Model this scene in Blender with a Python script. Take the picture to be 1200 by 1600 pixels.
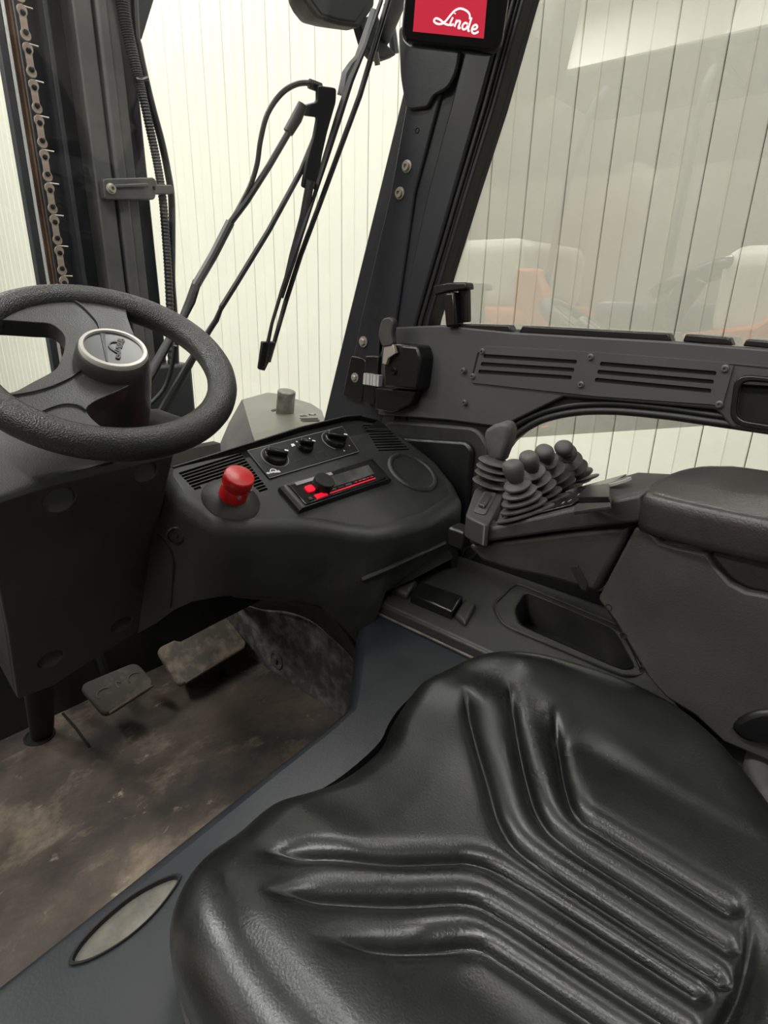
import bpy, bmesh, math, random
import numpy as np
from mathutils import Vector as V, Matrix
from mathutils.bvhtree import BVHTree

random.seed(4)
for o in list(bpy.data.objects):
    bpy.data.objects.remove(o, do_unlink=True)
SC = bpy.context.scene
COL = SC.collection

# ------------------------------------------------------------------ camera
# world: X = truck right, Y = truck forward, Z = up, cab floor at z = 0
FPX, CAMH = 920.0, 0.88
PITCH, HEAD, ROLL = math.radians(20.3), math.radians(49.3), math.radians(1.4)
CF = V((math.sin(HEAD) * math.cos(PITCH), math.cos(HEAD) * math.cos(PITCH), -math.sin(PITCH)))
_r = V((math.cos(HEAD), -math.sin(HEAD), 0))
_u = _r.cross(CF)
CR = _r * math.cos(ROLL) + _u * math.sin(ROLL)
CU = _u * math.cos(ROLL) - _r * math.sin(ROLL)
CP = V((0, 0, CAMH))
cd = bpy.data.cameras.new('camera')
cd.sensor_fit = 'VERTICAL'
cd.sensor_height = 36.0
cd.lens = 36.0 * FPX / 1600.0
cd.clip_start = 0.02
cam = bpy.data.objects.new('camera', cd)
COL.objects.link(cam)
cam.matrix_world = Matrix((
    (CR.x, CU.x, -CF.x, CP.x), (CR.y, CU.y, -CF.y, CP.y), (CR.z, CU.z, -CF.z, CP.z), (0, 0, 0, 1)))
SC.camera = cam

# ------------------------------------------------------------------ world, lights, exposure
W = bpy.data.worlds.new('world')
SC.world = W
W.use_nodes = True
W.node_tree.nodes['Background'].inputs[0].default_value = (0.95, 0.98, 1.0, 1)
W.node_tree.nodes['Background'].inputs[1].default_value = 0.26
SC.view_settings.view_transform = 'Standard'
SC.view_settings.look = 'None'
SC.view_settings.gamma = 1.0
SC.view_settings.use_curve_mapping = False
SC.view_settings.exposure = 0.5


def area(name, loc, size, power, color=(1.0, 0.99, 0.955), aim=(0, 0, -1)):
    d = bpy.data.lights.new(name, 'AREA')
    d.shape = 'RECTANGLE'
    d.size, d.size_y = size
    d.energy = power
    d.color = color
    o = bpy.data.objects.new(name, d)
    COL.objects.link(o)
    o.location = loc
    o.rotation_euler = V(aim).to_track_quat('-Z', 'Y').to_euler()
    return o


# hall ceiling luminaires; the last pair is added to brighten the far wall
for i, (x, y, p) in enumerate([(1.9, -1.2, 58), (1.9, 1.6, 56), (1.9, 4.6, 46), (1.9, 7.6, 46),
                               (-1.6, -1.2, 90), (-1.6, 1.6, 90), (-1.2, 4.4, 105), (-1.2, 7.0, 60),
                               (-5.2, 0.6, 150), (-5.2, 4.2, 150)]):
    area('hall_light', (x, y, 4.2), (0.35, 1.9), p)

# ------------------------------------------------------------------ helpers
def ray(x, y):
    return CF + CR * ((x - 600) / FPX) - CU * ((y - 800) / FPX)


def at(x, y, X=None, Y=None, Z=None, n=None, o=None):
    """measure: the point of a photo position that lies in the plane X=, Y=, Z= or (o, n)"""
    d = ray(x, y)
    if X is not None:
        t = (X - CP.x) / d.x
    elif Y is not None:
        t = (Y - CP.y) / d.y
    elif Z is not None:
        t = (Z - CP.z) / d.z
    else:
        t = (V(o) - CP).dot(V(n)) / d.dot(V(n))
    return CP + d * t


def ats(pts, **k):
    return [at(x, y, **k) for x, y in pts]


WL = {}


class B:
    def __init__(s):
        s.v, s.f = [], []

    def add(s, vs, fs):
        k = len(s.v)
        s.v += [V(x) for x in vs]
        s.f += [[i + k for i in f] for f in fs]
        return s

    def box(s, c, size, ax=None):
        ax = ax or (V((1, 0, 0)), V((0, 1, 0)), V((0, 0, 1)))
        c = V(c)
        vs = []
        for a in (-.5, .5):
            for b in (-.5, .5):
                for d in (-.5, .5):
                    vs.append(c + ax[0] * (a * size[0]) + ax[1] * (b * size[1]) + ax[2] * (d * size[2]))
        return s.add(vs, [(0, 1, 3, 2), (4, 6, 7, 5), (0, 4, 5, 1), (2, 3, 7, 6), (0, 2, 6, 4), (1, 5, 7, 3)])

    def prism(s, poly, vec):
        n = len(poly)
        vec = V(vec)
        vs = [V(p) for p in poly] + [V(p) + vec for p in poly]
        fs = [list(range(n)), list(range(2 * n - 1, n - 1, -1))]
        fs += [(i, (i + 1) % n, n + (i + 1) % n, n + i) for i in range(n)]
        return s.add(vs, fs)

    def loft(s, loops, closed=True, cap0=True, cap1=True):
        n = len(loops[0])
        vs = [p for l in loops for p in l]
        fs = []
        for j in range(len(loops) - 1):
            for i in range(n if closed else n - 1):
                a, b = j * n + i, j * n + (i + 1) % n
                fs.append((a, b, b + n, a + n))
        if cap0:
            fs.append(list(range(n))[::-1])
        if cap1:
            fs.append([(len(loops) - 1) * n + i for i in range(n)])
        return s.add(vs, fs)

    def tube(s, pts, r, seg=10, closed=False, caps=True, flat=1.0, up=None):
        pts = [V(p) for p in pts]
        n = len(pts)
        rs = r if isinstance(r, (list, tuple)) else [r] * n
        loops = []
        prev = None
        for i, p in enumerate(pts):
            if closed:
                t = pts[(i + 1) % n] - pts[i - 1]
            else:
                t = pts[min(i + 1, n - 1)] - pts[max(i - 1, 0)]
            t.normalize()
            if prev is None:
                a = V(up) if up else (V((0, 0, 1)) if abs(t.z) < .9 else V((1, 0, 0)))
            else:
                a = prev
            a = (a - t * a.dot(t)).normalized()
            prev = a
            b = t.cross(a)
            loops.append([p + (a * math.cos(q) * flat + b * math.sin(q)) * rs[i]
                          for q in [2 * math.pi * k / seg for k in range(seg)]])
        if closed:
            loops.append(loops[0])
            return s.loft(loops, True, False, False)
        return s.loft(loops, True, caps, caps)

    def lathe(s, prof, o, axis, seg=24, u=None, sx=1.0):
        o, ax = V(o), V(axis).normalized()
        a = V(u) if u is not None else (V((0, 0, 1)) if abs(ax.z) < .9 else V((1, 0, 0)))
        a = (a - ax * a.dot(ax)).normalized()
        b = ax.cross(a)
        loops = [[o + ax * h + (a * math.cos(q) * sx + b * math.sin(q)) * max(r, 1e-5)
                  for q in [2 * math.pi * k / seg for k in range(seg)]] for r, h in prof]
        return s.loft(loops, True, True, True)

    def plate(s, outer, holes, vec):
        """flat plate with holes, thickness along vec"""
        vec = V(vec)
        bm = bmesh.new()
        es = []
        for lp in [outer] + list(holes):
            vs = [bm.verts.new(V(p)) for p in lp]
            for i in range(len(vs)):
                es.append(bm.edges.new((vs[i], vs[(i + 1) % len(vs)])))
        bmesh.ops.triangle_fill(bm, use_beauty=True, use_dissolve=False, edges=es)
        bm.verts.index_update()
        vs = [v.co.copy() for v in bm.verts]
        fs = [[v.index for v in f.verts] for f in bm.faces]
        n = len(vs)
        loops, k = [], 0
        for lp in [outer] + list(holes):
            loops.append(list(range(k, k + len(lp))))
            k += len(lp)
        bm.free()
        side = []
        for lp in loops:
            m = len(lp)
            side += [(lp[i], lp[(i + 1) % m], lp[(i + 1) % m] + n, lp[i] + n) for i in range(m)]
        return s.add(vs + [v + vec for v in vs], fs + [[i + n for i in f][::-1] for f in fs] + side)

    def ribbon(s, pts, w, nrm, h):
        """flat raised stroke along a line (print and trim lines)"""
        pts = [V(p) for p in pts]
        nrm = V(nrm).normalized()
        L, R = [], []
        ws = w if isinstance(w, (list, tuple)) else [w] * len(pts)
        for i, p in enumerate(pts):
            t = (pts[min(i + 1, len(pts) - 1)] - pts[max(i - 1, 0)]).normalized()
            d = nrm.cross(t).normalized() * ws[i] * .5
            L.append(p + d)
            R.append(p - d)
        n = len(pts)
        for i in range(n - 1):
            q = [L[i], L[i + 1], R[i + 1], R[i]]
            s.prism(q, nrm * h)
        return s

    def build(s, name, mat, parent=None, bevel=0, seg=2, smooth=40, sub=0, flip=False):
        me = bpy.data.meshes.new(name)
        lo = V((min(v[i] for v in s.v) for i in range(3)))
        hi = V((max(v[i] for v in s.v) for i in range(3)))
        org = V(((lo.x + hi.x) / 2, (lo.y + hi.y) / 2, lo.z))
        me.from_pydata([v - org for v in s.v], [], s.f)
        bm = bmesh.new()
        bm.from_mesh(me)
        bmesh.ops.recalc_face_normals(bm, faces=bm.faces)
        bm.to_mesh(me)
        bm.free()
        me.materials.append(mat)
        for p in me.polygons:
            p.use_smooth = True
        me.set_sharp_from_angle(angle=math.radians(smooth))
        o = bpy.data.objects.new(name, me)
        COL.objects.link(o)
        place(o, org, parent)
        if bevel:
            m = o.modifiers.new('bevel', 'BEVEL')
            m.width, m.segments, m.limit_method, m.angle_limit = bevel, seg, 'ANGLE', math.radians(30)
            m.harden_normals = False
        if sub:
            m = o.modifiers.new('sub', 'SUBSURF')
            m.levels = m.render_levels = sub
        return o


def place(o, world, parent):
    world = V(world)
    WL[o.name] = world
    if parent is not None:
        o.parent = parent
        o.location = world - WL[parent.name]
    else:
        o.location = world


def tag(o, label, cat=None, group=None, kind=None):
    if label:
        o['label'] = label
    if cat:
        o['category'] = cat
    if group:
        o['group'] = group
    if kind:
        o['kind'] = kind
    return o


def thing(name, label, cat, loc, group=None, kind=None):
    o = bpy.data.objects.new(name, None)
    COL.objects.link(o)
    o.empty_display_size = .05
    place(o, loc, None)
    return tag(o, label, cat, group, kind)


def share(src, world, parent, rot=None):
    c = src.copy()
    COL.objects.link(c)
    place(c, world, parent)
    if rot is not None:
        c.rotation_euler = rot
    return c


def catmull(pts, n=6, closed=False):
    pts = [V(p) for p in pts]
    m = len(pts)
    out = []
    rng = range(m if closed else m - 1)
    for i in rng:
        p0 = pts[(i - 1) % m] if (closed or i > 0) else pts[0]
        p1, p2 = pts[i], pts[(i + 1) % m]
        p3 = pts[(i + 2) % m] if (closed or i + 2 < m) else pts[-1]
        for k in range(n):
            t = k / n
            out.append(.5 * ((2 * p1) + (p2 - p0) * t + (2 * p0 - 5 * p1 + 4 * p2 - p3) * t * t
                             + (3 * p1 - p0 - 3 * p2 + p3) * t ** 3))
    if not closed:
        out.append(pts[-1])
    return out


def roundpoly(pts, r, n=4):
    """round the corners of a planar polygon"""
    pts = [V(p) for p in pts]
    out = []
    m = len(pts)
    for i in range(m):
        a, p, b = pts[i - 1], pts[i], pts[(i + 1) % m]
        d1, d2 = (a - p), (b - p)
        rr = min(r, d1.length * .45, d2.length * .45)
        q1, q2 = p + d1.normalized() * rr, p + d2.normalized() * rr
        for k in range(n + 1):
            t = k / n
            out.append(q1 * (1 - t) ** 2 + p * 2 * t * (1 - t) + q2 * t * t)
    return out


def lin(c):
    c = [x / 255.0 for x in c]
    return tuple(x / 12.92 if x <= .04045 else ((x + .055) / 1.055) ** 2.4 for x in c) + (1.0,)


MATS = {}


def mat(name, c1, rough=.5, c2=None, vscale=8.0, vdetail=4.0, bump=0.0, bscale=300.0, metal=0.0, spec=.5,
        rvar=0.0, emit=0.0, btype='noise', lo=.4, hi=.65, coat=0.0):
    m = bpy.data.materials.new(name)
    m.use_nodes = True
    nt = m.node_tree
    bs = nt.nodes['Principled BSDF']
    tc = nt.nodes.new('ShaderNodeTexCoord')
    bs.inputs['Base Color'].default_value = lin(c1)
    bs.inputs['Roughness'].default_value = rough
    bs.inputs['Metallic'].default_value = metal
    bs.inputs['Specular IOR Level'].default_value = spec
    if coat:
        bs.inputs['Coat Weight'].default_value = coat
        bs.inputs['Coat Roughness'].default_value = .1
    if c2 is not None or rvar:
        nz = nt.nodes.new('ShaderNodeTexNoise')
        nz.inputs['Scale'].default_value = vscale
        nz.inputs['Detail'].default_value = vdetail
        nz.inputs['Roughness'].default_value = .62
        nt.links.new(tc.outputs['Object'], nz.inputs['Vector'])
        rp = nt.nodes.new('ShaderNodeMapRange')
        rp.inputs['From Min'].default_value = lo
        rp.inputs['From Max'].default_value = hi
        nt.links.new(nz.outputs['Fac'], rp.inputs['Value'])
        if c2 is not None:
            mx = nt.nodes.new('ShaderNodeMix')
            mx.data_type = 'RGBA'
            mx.inputs['A'].default_value = lin(c1)
            mx.inputs['B'].default_value = lin(c2)
            nt.links.new(rp.outputs['Result'], mx.inputs['Factor'])
            nt.links.new(mx.outputs['Result'], bs.inputs['Base Color'])
        if rvar:
            r2 = nt.nodes.new('ShaderNodeMapRange')
            r2.inputs['To Min'].default_value = rough
            r2.inputs['To Max'].default_value = rough + rvar
            nt.links.new(rp.outputs['Result'], r2.inputs['Value'])
            nt.links.new(r2.outputs['Result'], bs.inputs['Roughness'])
    if bump:
        if btype == 'noise':
            t = nt.nodes.new('ShaderNodeTexNoise')
            t.inputs['Detail'].default_value = 3.0
            src = t.outputs['Fac']
        else:
            t = nt.nodes.new('ShaderNodeTexVoronoi')
            t.feature = 'F1'
            src = t.outputs['Distance']
        t.inputs['Scale'].default_value = bscale
        nt.links.new(tc.outputs['Object'], t.inputs['Vector'])
        bp = nt.nodes.new('ShaderNodeBump')
        bp.inputs['Strength'].default_value = bump
        bp.inputs['Distance'].default_value = .001
        nt.links.new(src, bp.inputs['Height'])
        nt.links.new(bp.outputs['Normal'], bs.inputs['Normal'])
    if emit:
        bs.inputs['Emission Color'].default_value = lin(c1)
        bs.inputs['Emission Strength'].default_value = emit
    MATS[name] = m
    return m


def glassmat(name, tint=(0.97, .98, .97), refl=1.0):
    """thin clear pane: transmits straight through, mirrors by Fresnel"""
    m = bpy.data.materials.new(name)
    m.use_nodes = True
    nt = m.node_tree
    nt.nodes.remove(nt.nodes['Principled BSDF'])
    out = nt.nodes['Material Output']
    tr = nt.nodes.new('ShaderNodeBsdfTransparent')
    tr.inputs[0].default_value = tint + (1,)
    gl = nt.nodes.new('ShaderNodeBsdfGlossy')
    gl.inputs['Roughness'].default_value = .0
    fr = nt.nodes.new('ShaderNodeFresnel')
    ge = nt.nodes.new('ShaderNodeNewGeometry')
    io = nt.nodes.new('ShaderNodeMapRange')      # both faces of the sheet mirror like air to glass
    io.inputs['To Min'].default_value = 1.52
    io.inputs['To Max'].default_value = 1 / 1.52
    nt.links.new(ge.outputs['Backfacing'], io.inputs['Value'])
    nt.links.new(io.outputs['Result'], fr.inputs[0])
    mu = nt.nodes.new('ShaderNodeMath')
    mu.operation = 'MULTIPLY'
    mu.inputs[1].default_value = refl
    mu.use_clamp = True
    mx = nt.nodes.new('ShaderNodeMixShader')
    nt.links.new(fr.outputs[0], mu.inputs[0])
    nt.links.new(mu.outputs[0], mx.inputs[0])
    nt.links.new(tr.outputs[0], mx.inputs[1])
    nt.links.new(gl.outputs[0], mx.inputs[2])
    nt.links.new(mx.outputs[0], out.inputs[0])
    return m


# ------------------------------------------------------------------ materials
M_DASH = mat('grained_black_plastic', (27, 27, 27), .45, (36, 36, 35), 14, 5, .35, 900, rvar=.12)
M_COL = mat('column_plastic', (41, 41, 42), .46, (51, 50, 48), 9, 5, .4, 900, rvar=.12)
M_BLACK = mat('smooth_black_plastic', (15, 15, 16), .34)
M_GLOSS = mat('gloss_black_plastic', (13, 13, 14), .24)
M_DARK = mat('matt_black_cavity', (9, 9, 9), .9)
M_RUB = mat('grey_rubber', (58, 57, 56), .62, (70, 69, 67), 30, 4, .2, 600)
M_BELL = mat('bellows_rubber', (40, 40, 40), .55, (62, 60, 57), 40, 4, .15, 500)
M_CONS = mat('console_plastic', (38, 38, 37), .45, (46, 45, 43), 12, 5, .4, 800, rvar=.1)
M_ARM = mat('armrest_shell_plastic', (50, 49, 48), .5, (57, 56, 54), 10, 5, .4, 900, rvar=.1)
M_PAD = mat('armrest_pad', (36, 34, 33), .34, (46, 42, 41), 20, 5, .35, 500)
M_VINYL = mat('seat_vinyl', (21, 22, 22), .27, (28, 29, 28), 10, 5, .20, 520, rvar=.1)
M_WHEEL = mat('wheel_leather', (28, 28, 28), .36, (38, 37, 36), 24, 5, .55, 620, btype='voronoi', rvar=.15)
M_HUB = mat('wheel_hub_plastic', (36, 36, 36), .38, (46, 45, 43), 20, 5, .4, 700, rvar=.12)
M_HUBL = mat('paler_hub_plastic', (74, 73, 71), .42, (86, 84, 81), 20, 5, .3, 700)
M_SILV = mat('satin_silver', (186, 182, 176), .38, metal=.15)
M_CHROME = mat('chrome', (214, 214, 214), .2, metal=.45)
M_STEEL = mat('blue_grey_paint', (29, 31, 36), .36, (34, 36, 40), 6, 4, .15, 400, rvar=.1)
M_DOOR = mat('door_paint', (62, 62, 64), .5, (68, 68, 70), 6, 4, .12, 600)
M_PILL = mat('pillar_paint', (36, 37, 43), .42, (42, 43, 48), 5, 4, .12, 500)
M_SEAL = mat('door_rubber_seal', (18, 18, 20), .5)
M_RED = mat('red_plastic', (200, 26, 28), .3, (176, 20, 22), 60, 3, rvar=.15)
M_BOLT = mat('zinc_bolt', (168, 162, 150), .35, metal=.35)
M_BOLTD = mat('dark_bolt', (92, 91, 90), .4, metal=.4)
M_FLOOR = mat('dusty_floor_mat', (62, 54, 48), .75, (132, 118, 100), 4.5, 9, .5, 220, lo=.46, hi=.72)


def floor_material(m):
    # trodden dirt: dull brown film, pale dusty patches drawn out along the tread, fine flakes
    nt = m.node_tree
    bs = nt.nodes['Principled BSDF']
    tc = nt.nodes.new('ShaderNodeTexCoord')
    mp = nt.nodes.new('ShaderNodeMapping')
    mp.inputs['Rotation'].default_value = (0, 0, .5)
    mp.inputs['Scale'].default_value = (1.0, 1.45, 1.0)
    nt.links.new(tc.outputs['Object'], mp.inputs['Vector'])
    def noise(scale, det, dist, lo, hi):
        n = nt.nodes.new('ShaderNodeTexNoise')
        n.inputs['Scale'].default_value = scale
        n.inputs['Detail'].default_value = det
        n.inputs['Distortion'].default_value = dist
        n.inputs['Roughness'].default_value = .68
        nt.links.new(mp.outputs['Vector'], n.inputs['Vector'])
        r = nt.nodes.new('ShaderNodeMapRange')
        r.inputs['From Min'].default_value = lo
        r.inputs['From Max'].default_value = hi
        nt.links.new(n.outputs['Fac'], r.inputs['Value'])
        return r.outputs['Result']
    def mix(a, b, f):
        x = nt.nodes.new('ShaderNodeMix')
        x.data_type = 'RGBA'
        for sock, val in (('A', a), ('B', b)):
            if isinstance(val, tuple):
                x.inputs[sock].default_value = lin(val)
            else:
                nt.links.new(val, x.inputs[sock])
        nt.links.new(f, x.inputs['Factor'])
        return x.outputs['Result']
    c = mix((42, 37, 34), (78, 68, 60), noise(3.0, 10, .1, .40, .60))
    c = mix(c, (122, 110, 94), noise(5.0, 12, .25, .53, .70))
    c = mix(c, (148, 136, 118), noise(22, 7, .2, .64, .76))
    nt.links.new(c, bs.inputs['Base Color'])


floor_material(M_FLOOR)
M_FLOOR2 = mat('dusty_mat_bevel', (70, 60, 54), .8, (112, 98, 86), 12, 8, .4, 220)
M_PEDAL = mat('dusty_pedal_rubber', (72, 67, 60), .8, (126, 115, 98), 22, 7, .4, 260, lo=.45, hi=.68)
M_BRAKE = mat('dark_pedal_rubber', (54, 49, 45), .8, (92, 82, 72), 18, 7, .4, 260, lo=.5, hi=.72)
M_KICK = mat('dusty_carpet', (64, 63, 61), .92, (126, 124, 118), 26, 9, .8, 240, lo=.44, hi=.74)
M_WORN = mat('worn_bare_steel', (78, 75, 70), .5, (104, 100, 92), 26, 6, .2, 200, metal=.2)
M_MAST = mat('mast_paint', (66, 66, 68), .5, (84, 83, 82), 6, 5, .2, 200)
M_MASTD = mat('mast_paint_dark', (30, 32, 38), .45, (40, 42, 47), 7, 5, .2, 200)
M_ROD = mat('greasy_rod_brown_reflection', (116, 88, 68), .3, (66, 52, 44), 6, 4, metal=.55)  # greasy chrome rod, its brown reflection put into the colour
M_CHAIN = mat('chain_plate_steel', (168, 152, 140), .45, (128, 112, 100), 40, 4, metal=.35)
M_CHAIND = mat('oily_chain_steel', (62, 65, 70), .28, (36, 38, 43), 60, 4, metal=.4)
M_HOSE = mat('hose_rubber', (44, 44, 45), .5)
M_WIPE = mat('wiper_black', (30, 31, 33), .45)
M_WIPM = mat('wiper_bracket', (46, 48, 51), .5)
M_LAMP = mat('matt_lamp_housing', (16, 17, 20), .7)
M_WIPG = mat('wiper_grey_sleeve', (78, 80, 80), .5)
M_FEND = mat('fender_grey_paint', (92, 91, 84), .4, (100, 99, 91), 8, 4)
M_POST = mat('worn_steel_post', (128, 126, 118), .42, (92, 90, 84), 30, 5, metal=.6)
M_WALL = mat('white_wall_panel', (229, 229, 217), .5, (225, 225, 213), 2, 3)
M_GROOVE = mat('wall_joint', (186, 184, 170), .7)
M_CONC = mat('hall_concrete', (150, 146, 138), .6, (128, 124, 116), 1.5, 8, .2, 60)
M_WHITE = mat('white_print', (225, 225, 222), .5)
M_GREYP = mat('grey_print', (130, 130, 128), .5)
M_SCREEN = mat('lit_red_screen', (190, 40, 62), .3, emit=.38)
M_SCRW = mat('lit_white_print', (250, 240, 240), .3, emit=.5)
M_REDL = mat('red_key_light', (214, 16, 44), .3, emit=.45)
M_LCD = mat('unlit_radio_display', (52, 52, 52), .18, (74, 73, 71), 40, 3)
M_ORANGE = mat('orange_paint', (196, 108, 66), .45)
M_TRUCKW = mat('light_grey_paint', (206, 204, 196), .4)
M_DARKW = mat('dark_hall_wall', (50, 46, 43), .7, (66, 62, 58), 1.2, 4)
M_MIDW = mat('grey_hall_wall', (104, 98, 92), .7, (88, 83, 78), .8, 4)
G_DOOR = glassmat('door_glass', (.735, .73, .715), 4.4)
G_WIND = glassmat('windscreen_glass', (.96, .965, .955), 1.0)

# ------------------------------------------------------------------ hall
WA = math.radians(5.0)
wd = V((-math.sin(WA), math.cos(WA), 0))
wn = V((math.cos(WA), math.sin(WA), 0))
WDIST, UNIT = 3.08, .2
GZ = -.62
hall = thing('wall_right', 'white ribbed panel wall of the hall behind the truck', None, wn * WDIST + V((0, 0, GZ)), kind='structure')
B().box(wn * (WDIST + .06) + wd * 3.5 + V((0, 0, GZ + 2.6)), (.06, 15, 5.2), (wn, wd, V((0, 0, 1)))).build('panel_core', M_GROOVE, hall)
src = None
for i in range(-17, 60):
    c = wn * WDIST + wd * (.19 + i * UNIT + UNIT / 2)
    if src is None:
        h0, h1 = GZ, GZ + 5.2
        w = UNIT / 2 - .0022
        prof = [(-w, .03), (-w, .004), (-w + .004, 0), (-.005, 0), (-.0025, -.004), (.0025, -.004), (.005, 0), (w - .004, 0), (w, .004), (w, .03)]
        b = B()
        b.loft([[c + wd * a + wn * d + V((0, 0, h)) for a, d in prof] for h in (h0, h1)], True, True, True)
        src = b.build('panel', M_WALL, hall, smooth=20)
        c0 = WL[src.name] - c
    else:
        share(src, c + c0, hall)
tag(B().box((0, 3, GZ - .05), (18, 24, .1)).build('floor_hall', M_CONC), 'grey concrete floor of the hall', None, None, 'structure')
tag(B().box((0, 3, 5.0), (18, 24, .1)).build('ceiling', M_WALL), 'white hall ceiling', None, None, 'structure')
wl = thing('wall_left', 'dark far wall of the hall mirrored in the door glass', None, (-6.5, 2, GZ), kind='structure')
B().box((-6.6, 2, .89), (.2, 24, 3.02)).build('grey_cladding', M_MIDW, wl)
B().box((-6.6, 2, 2.95), (.2, 24, 1.1)).build('dark_cladding', M_DARKW, wl)
B().box((-6.6, 2, 4.25), (.2, 24, 1.5)).build('upper_cladding', M_WALL, wl)

# ------------------------------------------------------------------ cab floor and footwell
fl = thing('floor', 'dirty brown rubber mat on the cab floor', None, (.35, .9, 0), kind='structure')
B().box((.30, .82, -.012), (1.1, 1.3, .024)).build('floor_mat', M_FLOOR, fl, bevel=.004)
B().tube(ats([(98, 1115), (120, 1140), (140, 1168)], Z=.0), .003, 6).build('mat_crease', M_DARK, fl)
B().box((.25, 1.235, .25), (1.1, .03, .56)).build('bulkhead', M_DARK, fl)  # near-black colour stands in for the shade of the footwell cavity
pts = ats([(338, 1050), (352, 1046), (356, 1056), (343, 1062)], Z=.001)
B().prism(pts, (0, 0, .002)).build('floor_slot', M_DARK, fl)

# carpeted kick panel at the right of the footwell with its arch trim
KX = .755
kick = thing('wall_footwell', 'dusty grey carpeted kick panel at the right of the footwell', None, (KX, .9, 0), kind='structure')
arch_in = ats([(361, 940), (405, 950), (454, 955), (491, 972), (524, 1000), (552, 1030), (567, 1058), (570, 1085)], X=KX)
poly = [V((KX, 1.22, 0)), V((KX, 1.22, .2))] + arch_in + [V((KX, .66, -.0))]
B().prism(poly, (.03, 0, 0)).build('carpet', M_KICK, kick, bevel=.002)
b = B()
p = at(432, 1030, X=KX)
b.lathe([(.024, -.001), (.024, .003), (.017, .004), (.015, .002), (.008, .002), (.008, .007), (.0, .008)], p, (-1, 0, 0), 20).build('fixing_rosette', M_KICK, kick)

# ------------------------------------------------------------------ seat base (hood) with the oval slot
HZ = .38
hood = thing('engine_hood', 'blue-grey painted steel engine hood with oval slot under the seat', 'hood', (.3, .1, .2))
ed = ats([(-60, 1606), (0, 1560), (140, 1448), (300, 1318), (430, 1213), (520, 1142), (558, 1108), (566, 1060), (571, 1000), (580, 955), (600, 934), (680, 972), (760, 1010)], Z=HZ)
slot = ats([(112, 1503), (125, 1478), (160, 1440), (205, 1403), (245, 1380), (272, 1370), (280, 1374), (268, 1395), (240, 1430), (200, 1466), (155, 1494), (125, 1505)], Z=HZ)
slot = catmull(slot, 3, True)
ed2 = [V((-.25, .392, HZ))] + ed + [V((.70, -.3, HZ)), V((-.25, -.3, HZ))]
B().plate(ed2, [slot], (0, 0, -.012)).build('hood_plate', M_STEEL, hood)
# rolled front edge and the face under it
b = B()
rows = []
edge = [V((-.25, .392, HZ))] + ed[:11]
for k in range(6):
    a = k / 5 * math.pi / 2
    row = []
    for i, e in enumerate(edge):
        t = edge[min(i + 1, len(edge) - 1)] - edge[max(i - 1, 0)]
        n = V((-t.y, t.x, 0)).normalized()
        row.append(e + n * (.016 * math.sin(a)) + V((0, 0, -.016 * (1 - math.cos(a)))))
    rows.append(row)
rows.append([q + V((0, -.0, -.34)) for q in rows[-1]])
b.loft(rows, False, False, False).build('front_skirt', M_STEEL, hood, smooth=60)
s2 = [V((q.x, q.y, HZ - .0)) for q in slot]
c = sum(s2, V()) / len(s2)
b = B().loft([[c + (q - c) * k + V((0, 0, h)) for q in s2] for k, h in ((1.05, .0), (1.05, .0022), (.985, .0022), (.965, -.003))], True, False, False)
b.build('slot_edge_trim', M_DARK, hood)
B().prism([q + V((0, 0, -.0025)) for q in s2], (0, 0, -.004)).build('bare_steel_insert', M_WORN, hood)

# ------------------------------------------------------------------ right A pillar
XD = .92
XL = XD / .85
pil = thing('trim_1', 'dark blue-black cab pillar at the right of the windscreen', None, at(545, 640, X=XD), kind='structure')


def strip(name, left, right, X, mtl, th=.06, bev=.003):
    pl, pr2 = ats(left, X=X), ats(right, X=X)
    for q in (pl, pr2):                      # carry the pillar on up to the roof rail
        d = (q[-1] - q[-2]).normalized()
        q.append(q[-1] + d * ((1.76 - q[-1].z) / d.z))
    poly = pl + pr2[::-1]
    return B().prism(poly, (th, 0, 0)).build(name, mtl, pil, bevel=bev)


strip('outer_flange', [(500, 680), (543, 500), (592, 300), (626, 160), (700, -150)], [(535, 680), (566, 500), (614, 300), (645, 160), (720, -150)], XD + .012, M_MASTD, .05)
strip('channel', [(528, 680), (563, 500), (610, 300), (634, 165), (700, -150)], [(590, 680), (619, 500), (648, 300), (684, 165), (760, -150)], XD, M_PILL, .05)
strip('channel_side', [(586, 680), (617, 500), (645, 300), (680, 165), (755, -150)], [(597, 680), (628, 500), (672, 300), (708, 165), (790, -150)], XD + .006, M_MASTD, .05, .002)
strip('inner_face', [(592, 680), (625, 500), (668, 300), (704, 165), (785, -150)], [(612, 680), (650, 500), (708, 300), (748, 165), (835, -150)], XD - .004, M_PILL, .06, .004)
for k in range(4):
    l = [(610 + k * 5.5, 680), (648 + k * 5.5, 500), (706 + k * 6.2, 300), (746 + k * 7, 165), (830 + k * 8, -150)]
    r_ = [(x + 6.5, y) for x, y in l]
    strip('rubber_lip', l, r_, XD + (.000 if k % 2 else .004), M_SEAL, .04, .002)
# flared bracket under the display
poly = roundpoly(ats([(622, 40), (625, 120), (634, 172), (668, 168), (676, 150), (700, 138), (714, 108), (722, 40)], X=XD - .008), .012)
B().prism(poly, (.02, 0, 0)).build('display_bracket', M_MASTD, pil, bevel=.003)


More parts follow.
